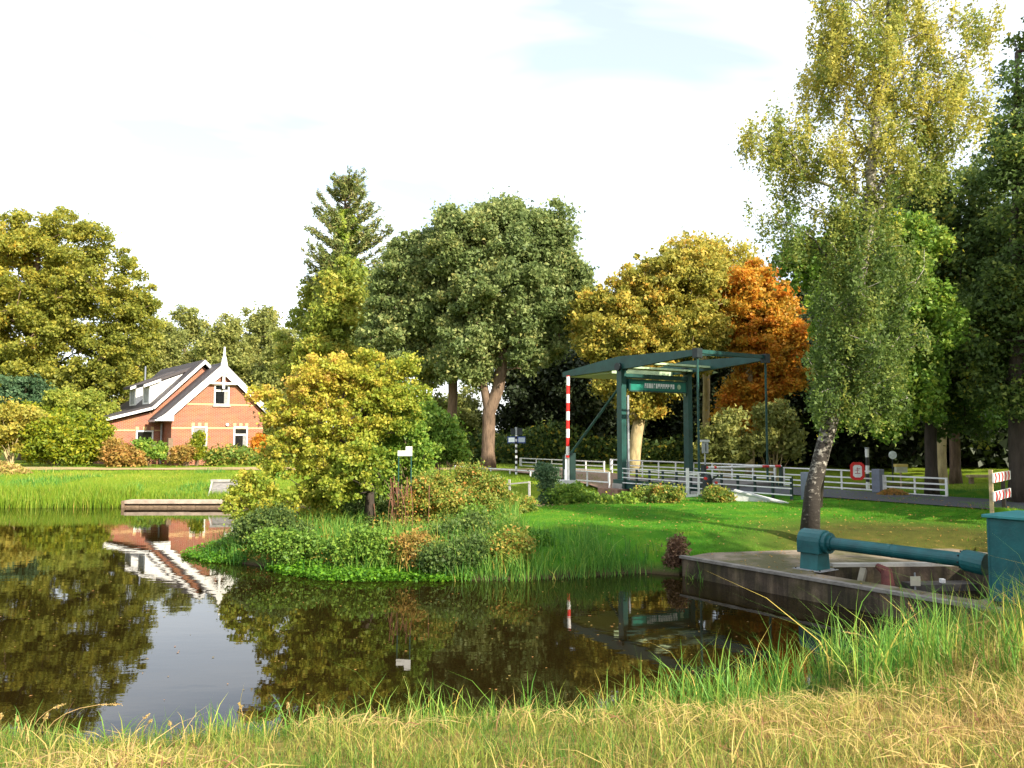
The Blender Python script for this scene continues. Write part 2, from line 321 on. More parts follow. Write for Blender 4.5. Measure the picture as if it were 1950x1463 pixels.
def np_mesh(name, V, F, tint=None):                 # V (n,3), F (m,k) same-size faces, tint per face
    me = bpy.data.meshes.new(name); k = F.shape[1]
    me.vertices.add(len(V)); me.vertices.foreach_set('co', np.ascontiguousarray(V, dtype=np.float32).ravel())
    me.loops.add(F.size); me.loops.foreach_set('vertex_index', np.ascontiguousarray(F, dtype=np.int32).ravel())
    me.polygons.add(len(F)); me.polygons.foreach_set('loop_start', np.arange(0, F.size, k, dtype=np.int32))
    if tint is not None:
        a = me.attributes.new('tint', 'FLOAT', 'FACE'); a.data.foreach_set('value', np.clip(tint, 0, 1).astype(np.float32))
    me.update(calc_edges=True); return me
def unit(a): return a / (np.linalg.norm(a, axis=1, keepdims=True) + 1e-9)
def leaves(name, C, N, S, tint, rng, aspect=1.6, T=None, tri=False):
    n = len(C); N = unit(N)
    T = rng.normal(size=(n, 3)) if T is None else T
    T = unit(T - N * (T * N).sum(1, keepdims=True)); Bv = np.cross(N, T); S = S[:, None]
    if tri:
        V = np.empty((n, 3, 3)); V[:, 0] = C + T * S * .62; V[:, 1] = C - T * S * .38 + Bv * S * .80 / aspect; V[:, 2] = C - T * S * .38 - Bv * S * .80 / aspect
        return np_mesh(name, V.reshape(-1, 3), np.arange(3 * n).reshape(n, 3), tint)
    V = np.empty((n, 4, 3))
    V[:, 0] = C + T * S * .5; V[:, 2] = C - T * S * .5
    V[:, 1] = C + Bv * S * .5 / aspect + N * S * .10; V[:, 3] = C - Bv * S * .5 / aspect + N * S * .10
    return np_mesh(name, V.reshape(-1, 3), np.arange(4 * n).reshape(n, 4), tint)
def blades(name, P, H, W, D, droop, tint, rng, segs=2):
    """grass blades: P feet, H heights, W widths, D (n,2) lean direction*amount, droop bend"""
    n = len(P); ang = rng.uniform(0, 2 * math.pi, n); side = np.stack([np.cos(ang), np.sin(ang), np.zeros(n)], 1)
    rows = []
    for k in range(segs + 1):
        t = k / segs
        off = np.concatenate([D * (t ** 1.7)[..., None] if hasattr(t, 'shape') else D * t ** 1.7, np.zeros((n, 1))], 1) * H[:, None]
        z = H * (t - droop * t ** 3)
        c = P + off; c[:, 2] = P[:, 2] + z
        w = W * (1 - t) ** 0.7 if k < segs else W * 0
        if k < segs: rows += [c - side * w[:, None] / 2, c + side * w[:, None] / 2]
        else: rows += [c]
    nv = 2 * segs + 1
    V = np.stack(rows, 1).reshape(-1, 3); base = (np.arange(n) * nv)[:, None]
    tris = []
    for k in range(segs - 1):
        a = 2 * k; tris += [base + np.array([[a, a + 1, a + 3]]), base + np.array([[a, a + 3, a + 2]])]
    a = 2 * (segs - 1); tris += [base + np.array([[a, a + 1, a + 2]])]
    F = np.stack(tris, 1).reshape(-1, 3)
    return np_mesh(name, V, F, np.repeat(tint, len(tris)))
def fnoise(x, y, sc=1.0, seed=0):                   # cheap smooth noise, about -1..1
    r = np.random.default_rng(seed + 991); s = 0
    for i in range(7):
        a = r.uniform(0, 6.283); k = sc * (0.6 + 0.55 * i); s = s + np.sin((x * math.cos(a) + y * math.sin(a)) * k + r.uniform(0, 6.283)) / (1 + 0.35 * i)
    return s / 2.6

# ------------------------------------------------------------------ terrain
SHORE = [(-70, 6.3), (-14, 7.0), (-5, 7.45), (-3.0, 7.25), (-1.6, 7.6), (0.4, 7.75), (1.8, 8.0), (2.8, 8.5), (3.9, 9.3), (5.2, 10.0), (6.6, 10.7), (7.3, 10.5),
         (3.37, 16.1), (2.6, 16.45), (1.4, 16.0), (0.2, 15.7), (-1.0, 15.6), (-2.2, 16.0), (-3.6, 16.3), (-4.8, 16.9), (-6.0, 17.7), (-7.2, 18.7), (-7.1, 19.4), (-5.5, 21.0),
         (-4.0, 22.5), (-1.5, 24.4), (1.7, 26.5), (6.65, 29.9), (23.0, 41.0), (21.0, 43.6), (4.84, 32.5), (1.5, 30.2), (-1.0, 30.0), (-4.0, 30.6), (-10.0, 31.0), (-24.0, 31.0), (-70, 31.6)]
SHORE = np.array(SHORE)
SLAB = [(3.37, 16.1), (3.9, 16.75), (6.2, 17.15), (9.6, 17.3), (12.0, 13.6), (8.0, 9.35)]
def sdf(x, y, poly):
    """signed distance to a polygon, positive outside"""
    poly = np.asarray(poly, float); d = np.full(x.shape, 1e9); ins = np.zeros(x.shape, bool)
    n = len(poly)
    for i in range(n):
        ax, ay = poly[i]; bx, by = poly[(i + 1) % n]
        ex, ey = bx - ax, by - ay
        t = np.clip(((x - ax) * ex + (y - ay) * ey) / (ex * ex + ey * ey), 0, 1)
        d = np.minimum(d, np.hypot(x - ax - t * ex, y - ay - t * ey))
        c = ((ay > y) != (by > y)) & (x < (bx - ax) * (y - ay) / (by - ay + 1e-12) + ax); ins ^= c
    return np.where(ins, -d, d)
def height(x, y):
    x = np.asarray(x, float); y = np.asarray(y, float)
    d = sdf(x, y, SHORE)
    L = np.where(y > 28, 2.9, np.where(y < 12, 1.9, 1.5))
    h = np.where(d > 0, 0.95 * (1 - np.exp(-np.maximum(d, 0) / L)), np.maximum(d * 0.9, -0.9))
    pen = (y > 13) & (y < 29.5) & (x > -9) & (x < 12)
    h = np.where(pen & (d > 0), np.minimum(h, 0.60 + 0.013 * np.clip(y - 17, 0, 12)), h)
    h = h + np.where(d > 0.3, 0.035 * fnoise(x, y, 0.9, 3), 0) + np.where((y < 9) & (d > .2), 0.04 * fnoise(x, y, 3.0, 5), 0)
    h = h + np.where(y < 5.5, 0.12 * (5.5 - y), 0)
    s_r = (x - PN[0]) * UX + (y - PN[1]) * UY; w_r = -(x - PN[0]) * UY + (y - PN[1]) * UX
    rd = (s_r > 4.2) & (s_r < 25) & (w_r > -0.6) & (w_r < 5.0) & (d > 0)
    h = np.where(rd, 0.768 - 0.25 * np.clip(-0.1 - w_r, 0, 1), h)
    ds = sdf(x, y, SLAB)
    h = np.where(ds < 0.0, np.minimum(h, -0.9), h)
    h = np.where((ds >= 0) & (ds < 2.0), np.minimum(h, 0.33 + 0.22 * ds), h)
    return h
def hz(x, y): return float(height(np.array([x]), np.array([y]))[0])

def axis(parts):
    out = []
    for a, b, st in parts: out += list(np.arange(a, b, st))
    return np.array(out + [parts[-1][1]])
gx = axis([(-900, -160, 120), (-160, -60, 10), (-60, -24, 2.0), (-24, -9, 0.5), (-9, 14, 0.22), (14, 26, 0.6), (26, 60, 3), (60, 160, 12), (160, 900, 120)])
gy = axis([(-60, -5, 6), (-5, 3.5, 1.0), (3.5, 18.5, 0.22), (18.5, 34, 0.4), (34, 50, 0.9), (50, 90, 4), (90, 200, 14), (200, 1500, 130)])
GX, GY = np.meshgrid(gx, gy); GZ = height(GX, GY)
nx_, ny_ = len(gx), len(gy)
idx = np.arange(nx_ * ny_).reshape(ny_, nx_)
F = np.stack([idx[:-1, :-1], idx[:-1, 1:], idx[1:, 1:], idx[1:, :-1]], -1).reshape(-1, 4)
cxy = np.stack([GX.ravel(), GY.ravel(), GZ.ravel()], 1)

def ground_mat():
    m, t, b = _new('grassland')
    tc = t.nodes.new('ShaderNodeTexCoord'); sp = t.nodes.new('ShaderNodeSeparateXYZ'); t.links.new(tc.outputs['Object'], sp.inputs[0])
    def noise(sc, det=6, rough=0.65):
        n = t.nodes.new('ShaderNodeTexNoise'); n.inputs['Scale'].default_value = sc; n.inputs['Detail'].default_value = det; n.inputs['Roughness'].default_value = rough
        t.links.new(tc.outputs['Object'], n.inputs['Vector']); return n
    def ramp(src, stops):
        r = t.nodes.new('ShaderNodeValToRGB'); e = r.color_ramp.elements
        while len(e) < len(stops): e.new(0.5)
        for q, (p, c) in zip(e, stops): q.position = p; q.color = (*c, 1)
        t.links.new(src, r.inputs['Fac']); return r
    lawn = ramp(noise(1.3).outputs['Fac'], [(0.30, (0.030, 0.115, 0.006)), (0.50, (0.055, 0.185, 0.009)), (0.66, (0.12, 0.22, 0.014)), (0.8, (0.21, 0.20, 0.03))])
    dry = ramp(noise(7.0).outputs['Fac'], [(0.3, (0.10, 0.07, 0.03)), (0.5, (0.24, 0.19, 0.05)), (0.7, (0.40, 0.31, 0.10))])
    far = ramp(noise(0.5).outputs['Fac'], [(0.3, (0.10, 0.17, 0.012)), (0.6, (0.19, 0.25, 0.018)), (0.75, (0.30, 0.24, 0.03))])
    mud = (0.055, 0.042, 0.022)
    def fac(axis_, a, b_, noisy=0.0):
        s = sp.outputs[axis_]
        if noisy:
            n = noise(0.8, 3); ad = t.nodes.new('ShaderNodeMath'); ad.operation = 'MULTIPLY_ADD'; ad.inputs[1].default_value = noisy
            t.links.new(n.outputs['Fac'], ad.inputs[0]); t.links.new(s, ad.inputs[2]); s = ad.outputs[0]
        r = t.nodes.new('ShaderNodeMapRange'); r.inputs[1].default_value = a; r.inputs[2].default_value = b_; t.links.new(s, r.inputs[0]); return r.outputs[0]
    def mix(f, c1, c2):
        x = t.nodes.new('ShaderNodeMixRGB'); t.links.new(f, x.inputs[0])
        for k, c in ((1, c1), (2, c2)):
            if isinstance(c, tuple): x.inputs[k].default_value = (*c, 1)
            else: t.links.new(c, x.inputs[k])
        return x.outputs[0]
    worn = ramp(noise(2.2).outputs['Fac'], [(0.3, (0.045, 0.050, 0.010)), (0.55, (0.075, 0.078, 0.014)), (0.75, (0.14, 0.10, 0.03))])
    wv = t.nodes.new('ShaderNodeVectorMath'); wv.operation = 'DISTANCE'; wv.inputs[1].default_value = (8.5, 17.0, 0.5); t.links.new(tc.outputs['Object'], wv.inputs[0])
    wr_ = t.nodes.new('ShaderNodeMapRange'); wr_.inputs[1].default_value = 4.6; wr_.inputs[2].default_value = 2.2; t.links.new(wv.outputs['Value'], wr_.inputs[0])
    lw = mix(wr_.outputs[0], lawn.outputs[0], worn.outputs[0])
    c = mix(fac(1, 10.0, 11.5), dry.outputs[0], lw)
    c = mix(fac(1, 28.0, 31.0, 2.0), c, far.outputs[0])
    c = mix(fac(2, 0.02, 0.22), mud, c)
    leaf = noise(26, 3, 0.8); lf = ramp(leaf.outputs['Fac'], [(0.66, (0, 0, 0)), (0.70, (1, 1, 1))])
    big = noise(0.35, 4); bf = ramp(big.outputs['Fac'], [(0.5, (0, 0, 0)), (0.62, (0.8, 0.8, 0.8))])
    mu = t.nodes.new('ShaderNodeMath'); mu.operation = 'MULTIPLY'; t.links.new(lf.outputs[0], mu.inputs[0]); t.links.new(bf.outputs[0], mu.inputs[1])
    c = mix(mu.outputs[0], c, (0.30, 0.16, 0.05))
    t.links.new(c, b.inputs['Base Color']); b.inputs['Roughness'].default_value = 0.95; b.inputs['Specular IOR Level'].default_value = 0.1
    n2 = noise(40, 5); bp = t.nodes.new('ShaderNodeBump'); bp.inputs['Strength'].default_value = 0.7; bp.inputs['Distance'].default_value = 0.06
    t.links.new(n2.outputs['Fac'], bp.inputs['Height']); t.links.new(bp.outputs[0], b.inputs['Normal'])
    return m
gme = np_mesh('ground', cxy, F); gme.materials.append(ground_mat())
go = link('ground', gme, None, smooth=True); tag(go, kind='structure')

def water_mat():
    m, t, b = _new('pond_water')
    b.inputs['Base Color'].default_value = (0.0105, 0.0070, 0.0018, 1); b.inputs['Roughness'].default_value = 0.015; b.inputs['IOR'].default_value = 1.333
    b.inputs['Specular IOR Level'].default_value = 0.5
    tc = t.nodes.new('ShaderNodeTexCoord'); prev = None
    for sc, st, dist, sx in ((0.7, 0.05, 0.05, 0.5), (4.0, 0.035, 0.02, 0.45), (14.0, 0.022, 0.006, 0.6)):
        mp = t.nodes.new('ShaderNodeMapping'); mp.inputs['Scale'].default_value = (sx, 1, 1)
        n = t.nodes.new('ShaderNodeTexNoise'); n.inputs['Scale'].default_value = sc; n.inputs['Detail'].default_value = 2
        bp = t.nodes.new('ShaderNodeBump'); bp.inputs['Strength'].default_value = st; bp.inputs['Distance'].default_value = dist
        t.links.new(tc.outputs['Object'], mp.inputs[0]); t.links.new(mp.outputs[0], n.inputs['Vector']); t.links.new(n.outputs['Fac'], bp.inputs['Height'])
        if prev: t.links.new(prev.outputs[0], bp.inputs['Normal'])
        prev = bp
    t.links.new(prev.outputs[0], b.inputs['Normal'])
    return m
wme = MB().add([(-80, 5, 0), (40, 5, 0), (40, 48, 0), (-80, 48, 0)], [(0, 1, 2, 3)]).mesh('water')
tag(link('water', wme, water_mat()), kind='structure')

def strip(name, pts, m, z=None, lift=0.03):
    """a sheet over a row of (left, right) pairs, a little above the ground"""
    V = []; Fs = []
    for (a, b) in pts:
        for q in (a, b):
            V.append((q[0], q[1], (hz(*q) if z is None else z) + lift))
    for i in range(len(pts) - 1): Fs.append((2 * i, 2 * i + 1, 2 * i + 3, 2 * i + 2))
    o = link(name, MB().add(V, Fs).mesh(name), m); tag(o, kind='structure'); return o
rs = []
for s in np.arange(3.9, 24, 0.5): rs.append((B(s, .45)[:2], B(s, 3.95)[:2]))
strip('road', rs, ASPHALT, 0.80, 0.0)
rl = []
for s in np.arange(-0.2, -9.0, -0.6): rl.append((B(s, -0.15)[:2], B(s, 4.05)[:2]))
strip('brick_road', rl, BRICKPATH, None, 0.10)
# towpath along the far bank
rp = []
for x in np.arange(-60, 6.0, 1.0):
    y = 41.6 if x < -6 else 41.6 - 0.12 * (x + 6)
    rp.append(((x, y), (x, y + 2.6)))
strip('path', rp, mat('path_gravel', (0.36, 0.24, 0.14), 0.9, 0.35, 1.5, 0.3, 30, col2=(0.20, 0.19, 0.05)), None, 0.04)

# ------------------------------------------------------------------ trees
def skeleton(trunk, targets, rng, step=0.7, zmin=None, r_tip=0.012, r_trunk=0.25, exp=0.5, jit=0.12, stems=()):
    """trunk: list of points; branches grow from it to every target; returns list of (pts, radii)"""
    P = [np.array(p, float) for p in trunk]; par = [-1] + list(range(len(trunk) - 1)); ntr = len(P)
    order = sorted(range(len(targets)), key=lambda i: min(np.linalg.norm(targets[i] - p) for p in P[max(0, ntr // 3):ntr]))
    zmin = trunk[0][2] if zmin is None else zmin
    ok = [p[2] >= zmin for p in P]; ends = []; stem_r = {}
    for pts, rs_ in stems:
        j = int(np.argmin([np.linalg.norm(np.array(pts[0]) - p) for p in P[:ntr]]))
        for a_, b_ in zip(pts[:-1], pts[1:]):
            m_ = max(1, int(np.linalg.norm(np.array(b_) - a_) / .8))
            for q_ in range(1, m_ + 1):
                P.append(np.array(a_) + (np.array(b_) - a_) * q_ / m_); par.append(j); ok.append(True); j = len(P) - 1; stem_r[j] = rs_ * max(.3, 1 - .06 * len(stem_r))
    for i in order:
        tg = targets[i]; A = np.array(P); d = np.linalg.norm(A - tg, axis=1) + 0.9 * np.maximum(0, A[:, 2] - tg[2] + 0.2) + np.where(ok, 0, 1e6)
        d[:ntr] += 0.25
        j = int(np.argmin(d)); p0 = P[j]; L = np.linalg.norm(tg - p0); n = max(1, int(L / step))
        for k in range(1, n + 1):
            t = k / n; q = p0 + (tg - p0) * t + np.array((0, 0, 0.10 * L * math.sin(math.pi * t)))
            if k < n: q = q + rng.normal(size=3) * jit * min(1, L / 2)
            P.append(q); par.append(j); ok.append(True); j = len(P) - 1
        ends.append(j)
    cnt = np.zeros(len(P))
    for e in ends:
        while e >= 0: cnt[e] += 1; e = par[e]
    rad = r_tip * np.maximum(cnt, 1) ** exp
    mx = max(rad[0], 1e-6)
    for i in range(ntr):                             # trunk proper keeps its given girth, tapering
        rad[i] = max(rad[i] * r_trunk / mx, r_trunk * (1 - 0.78 * i / ntr) * 0.9 if i < ntr else 0)
    rad[ntr:] *= min(1.6, r_trunk / mx)
    for j, r_ in stem_r.items(): rad[j] = max(rad[j], r_)
    return P, par, rad, ntr
def wood_mesh(name, P, par, rad, ntr, sides=5, flare=1.35):
    mb = MB()
    tr = [rad[i] for i in range(ntr)]; tr[0] *= flare
    mb.tube(P[:ntr], tr, 10)
    for i in range(ntr, len(P)):
        j = par[i]; mb.tube([P[j], P[i]], [min(rad[j], rad[i] * 1.25), rad[i]], sides if rad[i] > 0.03 else 4, cap=False)
    me = bpy.data.meshes.new(name); me.from_pydata(mb.v, [], mb.f); me.update(); return me
def sample_blobs(blobs, n, rng, shell=0.42):
    """blobs: (centre, rx, ry, rz); points through their volume, denser towards the outside"""
    w = np.array([(b[1] * b[2] * b[3]) ** 0.72 for b in blobs]); k = rng.choice(len(blobs), n, p=w / w.sum())
    C = np.array([b[0] for b in blobs])[k]; Rr = np.array([b[1:4] for b in blobs])[k]
    d = unit(rng.normal(size=(n, 3))); r = rng.uniform(0.04, 1, n) ** shell
    return C + d * Rr * r[:, None] * rng.uniform(0.9, 1.08, (n, 1))
def px_blobs(rows, D, deep=1.0):
    """(px, py, rx, ry[, dD]) in photo pixels at D metres -> ellipsoids with real size"""
    out = []
    for r in rows:
        d = D + (r[4] if len(r) > 4 else 0); c = at(r[0], r[1], d); k = d / FPX
        out.append((c, r[2] * k, (0.5 * r[2] + 0.5 * min(r[2], r[3])) * k * deep, r[3] * k))
    return out
def foliage(cl, per, cr, size, rng, flat=0.75, hang=0.0, up=0.45, out=0.38, rnd=1.25, tint_c=0.42, tint_bias=None, aspect=1.6, name='crown', sv=0.5, hollow=0.40, mult=None, tri=None, loose=.20):
    nc = len(cl); mult = np.ones(nc) if mult is None else mult
    tri = size > .05 if tri is None else tri
    sz = rng.uniform(0.55, 1.4, nc) * mult; cnt_ = np.maximum(4, per * sz ** 1.6 * (1.0 if mult.min() == 1 else 1.05)).astype(int); n = int(cnt_.sum()); k = np.repeat(np.arange(nc), cnt_)
    crs = cr * sz
    d = unit(rng.normal(size=(n, 3))); r = rng.uniform(0, 1, n) ** hollow
    r = r * np.where(rng.uniform(0, 1, n) < loose, rng.uniform(1.1, 1.9, n), 1.0)
    off = d * r[:, None] * crs[k][:, None] * np.array((1, 1, flat))
    if hang: off[:, 2] -= hang * np.abs(rng.normal(size=n)) * 0.6; off[:, :2] *= 0.75
    C = cl[k] + off
    N = d * out + np.array((0, 0, up)) + rng.normal(size=(n, 3)) * rnd
    tc = rng.uniform(0, 1, nc)
    if tint_bias is not None: tc = np.clip(0.55 * tc + tint_bias(cl), 0, 1)
    tint = tint_c * tc[k] + (1 - tint_c) * rng.uniform(0, 1, n)
    S = size * rng.uniform(1 - sv, 1 + sv, n)
    return leaves(name, C, N, S, tint, rng, aspect, None, tri)
def tree(name, label, cat, trunk, r_trunk, blobs, ncl, per, cr, size, leaf, bark, seed, group=None, zmin=None, shell=0.42, cut=None, **kw):
    rng = np.random.default_rng(seed)
    trunk = [np.array(p, float) for p in trunk]
    # subdivide trunk with a little wander
    tp = []
    for a, b in zip(trunk[:-1], trunk[1:]):
        n = max(1, int(np.linalg.norm(b - a) / 0.8))
        for k in range(n): tp.append(a + (b - a) * k / n + (rng.normal(size=3) * np.array((.03, .03, 0)) if (k or tp) else 0))
    tp.append(trunk[-1])
    cl = sample_blobs(blobs, ncl, rng, shell)
    # ragged twig sprays reaching beyond the crown
    ns = int(ncl * kw.pop('sprays', .30)); sp_ = sample_blobs(blobs, ns * 2, rng, .02); cen = np.mean([b[0] for b in blobs], 0)
    inside = np.zeros(len(sp_), bool)
    for b in blobs: inside |= (((sp_ - b[0]) / np.array(b[1:4])) ** 2).sum(1) < .80
    sp_ = sp_[~inside][:ns]; sp_ = sp_ + unit(sp_ - cen) * rng.uniform(0, .8, (len(sp_), 1)) * cr
    mult = np.concatenate([np.ones(len(cl)), np.full(len(sp_), .62)]); cl = np.concatenate([cl, sp_])
    if cut: q = cut(cl); cl = cl[q]; mult = mult[q]
    kw['mult'] = mult
    sk = kw.pop('sk', {}); sk['stems'] = kw.pop('stems', [])
    P, par, rad, ntr = skeleton(tp, list(cl), rng, zmin=zmin, r_trunk=r_trunk, **sk)
    base = tp[0].copy()
    root = thing(name, label, cat, base, 0, group)
    wm = wood_mesh('trunk', P, par, rad, ntr); wm.transform(__import__('mathutils').Matrix.Translation(Vector(-base)))
    link('trunk', wm, bark, root, smooth=True)
    cm = foliage(cl, per, cr, size, rng, **kw); cm.transform(__import__('mathutils').Matrix.Translation(Vector(-base)))
    link('crown', cm, leaf, root)
    return root
def ground_at(px, D, sink=0.08):
    x = (px - CXP) / FPX * D / math.cos(PITCH) * 1.0
    x = at(px, HORIZON, D)[0]; return np.array((x, D, hz(x, D) - sink))

# --- the tall beech beyond the house garden
b0 = ground_at(55, 58)
tree('beech_tree', 'huge mustard yellow beech with orange patches rising over the garden hedge beside the house', 'tree',
     [b0, b0 + (0.3, 0, 4.5), at(70, 560, 58), at(75, 440, 58)], 0.55,
     px_blobs([(30, 560, 130, 130), (150, 520, 95, 85), (225, 575, 62, 60), (110, 690, 140, 85), (-70, 600, 110, 160), (225, 680, 55, 70), (30, 460, 60, 45), (95, 450, 60, 40), (255, 610, 42, 50), (170, 460, 40, 35), (60, 640, 100, 80), (130, 590, 60, 60), (60, 760, 110, 60), (170, 750, 70, 60), (250, 720, 40, 60)], 58, 0.8),
     560, 300, 0.74, 0.17, L_BEECH, BARK, 11, zmin=4.0, flat=0.75, loose=.10, shell=.34, sprays=.55, tint_bias=lambda c: 0.30 * np.exp(-((c[:, 0] + 36.5) ** 2) / 14) * (c[:, 2] > 9) + 0.12 * (c[:, 2] > 12))
# --- trees far behind the house
for i, (px, top, w, D, lab) in enumerate([(298, 612, 50, 92, 'pointed olive green tree just beside the big mustard beech, far behind the house roof'),
                                          (352, 598, 55, 98, 'distant grey green tree rising straight behind the dormer roof'),
                                          (425, 606, 52, 90, 'distant round olive tree rising behind the white gable finial'),
                                          (492, 590, 62, 95, 'distant feathery pale green tree between the gable and the conifer'),
                                          (548, 640, 48, 88, 'low dark green tree behind the yellow maple, beside the conifer')]):
    b0 = ground_at(px, D); m = (top + 880) / 2
    tree('distant_tree', lab, 'tree', [b0, b0 + (0, 0, 3), at(px, top + 60, D)], 0.3,
         px_blobs([(px, top + 70, w * .8, 68), (px - w * .5, m, w * .7, 85), (px + w * .5, m + 10, w * .7, 85), (px, m + 60, w, 70), (px + 6, top + 25, w * .42, 28)], D),
         190, 240, 1.0, 0.25, L_FAR, BARK, 20 + i, group='trees far behind the house', zmin=2.0, flat=0.8)
# --- two broad olive trees at the conifer's foot
for i, (px, rows, lab) in enumerate([(612, [(610, 600, 50, 70), (590, 680, 55, 60), (640, 560, 45, 45), (620, 740, 70, 60), (655, 545, 44, 40, -5), (655, 610, 66, 48, -5), (640, 680, 70, 50, -5)], 'broad olive brown tree at the foot of the tall conifer, above the yellow maple'),
                                     (690, [(690, 590, 42, 65), (715, 640, 36, 60), (665, 650, 50, 70), (690, 740, 55, 70)], 'olive green tree between the tall conifer and the oaks')]):
    b0 = ground_at(px, 55 + 2 * i)
    tree('olive_tree', lab, 'tree', [b0, b0 + (0, 0, 3), at(px, 600, 55 + 2 * i)], 0.3, px_blobs(rows, 55 + 2 * i), 260, 280, 0.72, 0.18, L_OLIVE, BARK, 40 + i,
         group='olive trees round the conifer', zmin=2.5, flat=0.6)
for i, (px, rows, lab) in enumerate([(790, [(790, 800, 40, 60), (760, 830, 36, 50), (820, 840, 30, 40)], 'mid green background tree between the maple and the narrow oak trunk'),
                                     (885, [(880, 795, 34, 48), (905, 840, 26, 34), (860, 830, 28, 44)], 'low pale green background tree between the two oak trunks'),
                                     (725, [(725, 760, 40, 60), (700, 810, 40, 60)], 'green background tree behind the golden maple crown')]):
    b0 = ground_at(px, 66); tree('distant_tree', lab, 'tree', [b0, b0 + (0, 0, 1.5), at(px, rows[0][1], 66)], .2, px_blobs(rows, 66), 110, 170, .8, .2, L_FAR if i != 0 else L_GREEN, BARK, 46 + i, group='trees behind the oaks', zmin=1.2)
# --- the tall thin conifer wrapped in ivy
def conifer():
    rng = np.random.default_rng(77); D = 52.5; b0 = ground_at(652, D); k = D / FPX
    top = at(655, 352, D); H = top[2] - b0[2]; mb = MB()
    root = thing('conifer_tree', 'tall thin-topped conifer with bright ivy climbing its trunk, highest in the row behind the maple', 'tree', b0)
    tz = np.linspace(0, H, 14); mb.tube([(0.02 * math.sin(z), 0, z) for z in tz], [0.36 * (1 - z / H) + 0.05 for z in tz], 8)
    C = []; N = []; S = []; T = []
    prof = [(352, 14), (372, 44), (400, 62), (440, 76), (480, 82), (520, 92), (560, 70), (620, 60)]
    for py in np.arange(356, 625, 7.0):
        z = at(652, py, D)[2] - b0[2]; Lm = np.interp(py, [p for p, _ in prof], [q for _, q in prof]) * k
        for _ in range(6 if py < 395 else (4 if py < 560 else 3)):
            a = rng.uniform(0, 6.283); L = Lm * rng.uniform(0.55, 1.08)
            pts = []
            for t in np.linspace(0, 1, 6):
                r = L * t; pts.append(np.array((r * math.cos(a), r * math.sin(a), z + L * (0.50 * t ** 1.6 + 0.05 * t) + (0.35 if py < 400 else 0) * L * t)))
            mb.tube(pts, [0.045 * (1 - t * .8) for t in np.linspace(0, 1, 6)], 4, cap=False)
            for t in rng.uniform(0.30, 1.02, int(5 + 9 * L)):
                i = min(4, int(t * 5)); q = pts[i] + (pts[i + 1] - pts[i]) * (t * 5 - i); d = unit((pts[i + 1] - pts[i])[None])[0]
                for _ in range(5):
                    o = rng.normal(size=3) * (0.09, 0.09, 0.09); C.append(q + o); T.append(d + rng.normal(size=3) * .5 - np.array((0, 0, .25))); N.append(rng.normal(size=3) + (0, 0, .5)); S.append(rng.uniform(.24, .40))
    link('trunk', mb.mesh('trunk'), BARK, root)
    C, N, S, T = map(np.array, (C, N, S, T))
    link('crown', leaves('crown', C, N, S, rng.uniform(0, 1, len(C)), rng, 4.2, T), L_NEEDLE, root)
    n = 16000; py = rng.uniform(0, 1, n) ** 0.85 * (730 - 400) + 400
    z = np.array([at(652, p, D)[2] - b0[2] for p in py]); rr = np.interp(py, [400, 450, 560, 620, 730], [0.45, 1.05, 1.5, 2.2, 3.0]) * (0.85 + 0.3 * np.sin(z * 2.1))
    a = rng.uniform(0, 6.283, n); d = np.stack([np.cos(a), np.sin(a), np.zeros(n)], 1); bl = 0.75 + 0.35 * np.sin(3 * a + z * 1.7)
    C = d * (rr * bl * rng.uniform(.6, 1.05, n))[:, None]; C[:, 2] = z
    cl = 0.5 + 0.5 * np.sin(4 * a + 2.5 * z)
    link('ivy', leaves('ivy', C, d + (0, 0, .6) + rng.normal(size=(n, 3)) * .6, rng.uniform(.16, .28, n), 0.5 * cl + 0.5 * rng.uniform(0, 1, n), rng, 1.2), L_IVY, root)
conifer()
# --- the two oaks
b0 = ground_at(862, 45)
tree('oak_tree', 'narrow-trunked dark green oak nearer the conifer, its crown merging with the forked oak', 'tree',
     [b0, b0 + (0, 0, 4), at(868, 640, 45), at(850, 500, 45)], 0.27,
     px_blobs([(770, 555, 52, 85), (755, 640, 52, 55), (840, 610, 60, 80), (790, 485, 42, 40), (735, 590, 30, 55), (830, 520, 50, 70), (800, 690, 60, 28), (850, 450, 30, 40)], 45, 1.0),
     300, 300, 0.60, 0.15, L_OAK, BARK, 51, group='oaks behind the towpath', zmin=3.5, flat=0.7)
b0 = ground_at(930, 43)
tree('oak_tree', 'large dark green oak with a forked trunk and a broad rounded crown', 'tree',
     [b0, at(931, 785, 43), at(948, 740, 43), at(962, 640, 43), at(972, 480, 43)], 0.36, 
     px_blobs([(900, 475, 72, 68), (985, 452, 76, 58), (1058, 475, 42, 62), (1070, 560, 56, 66), (960, 560, 110, 80), (905, 640, 70, 55), (1000, 640, 75, 58), (865, 450, 38, 48), (1045, 425, 40, 32), (940, 415, 50, 24), (885, 690, 55, 30), (1090, 530, 36, 40)], 43, 1.0),
     520, 330, 0.60, 0.15, L_OAK, BARK, 52, group='oaks behind the towpath', zmin=5.0, flat=0.8, stems=[([at(931, 785, 43), at(922, 740, 43), at(910, 650, 43), at(895, 520, 43)], .23)])
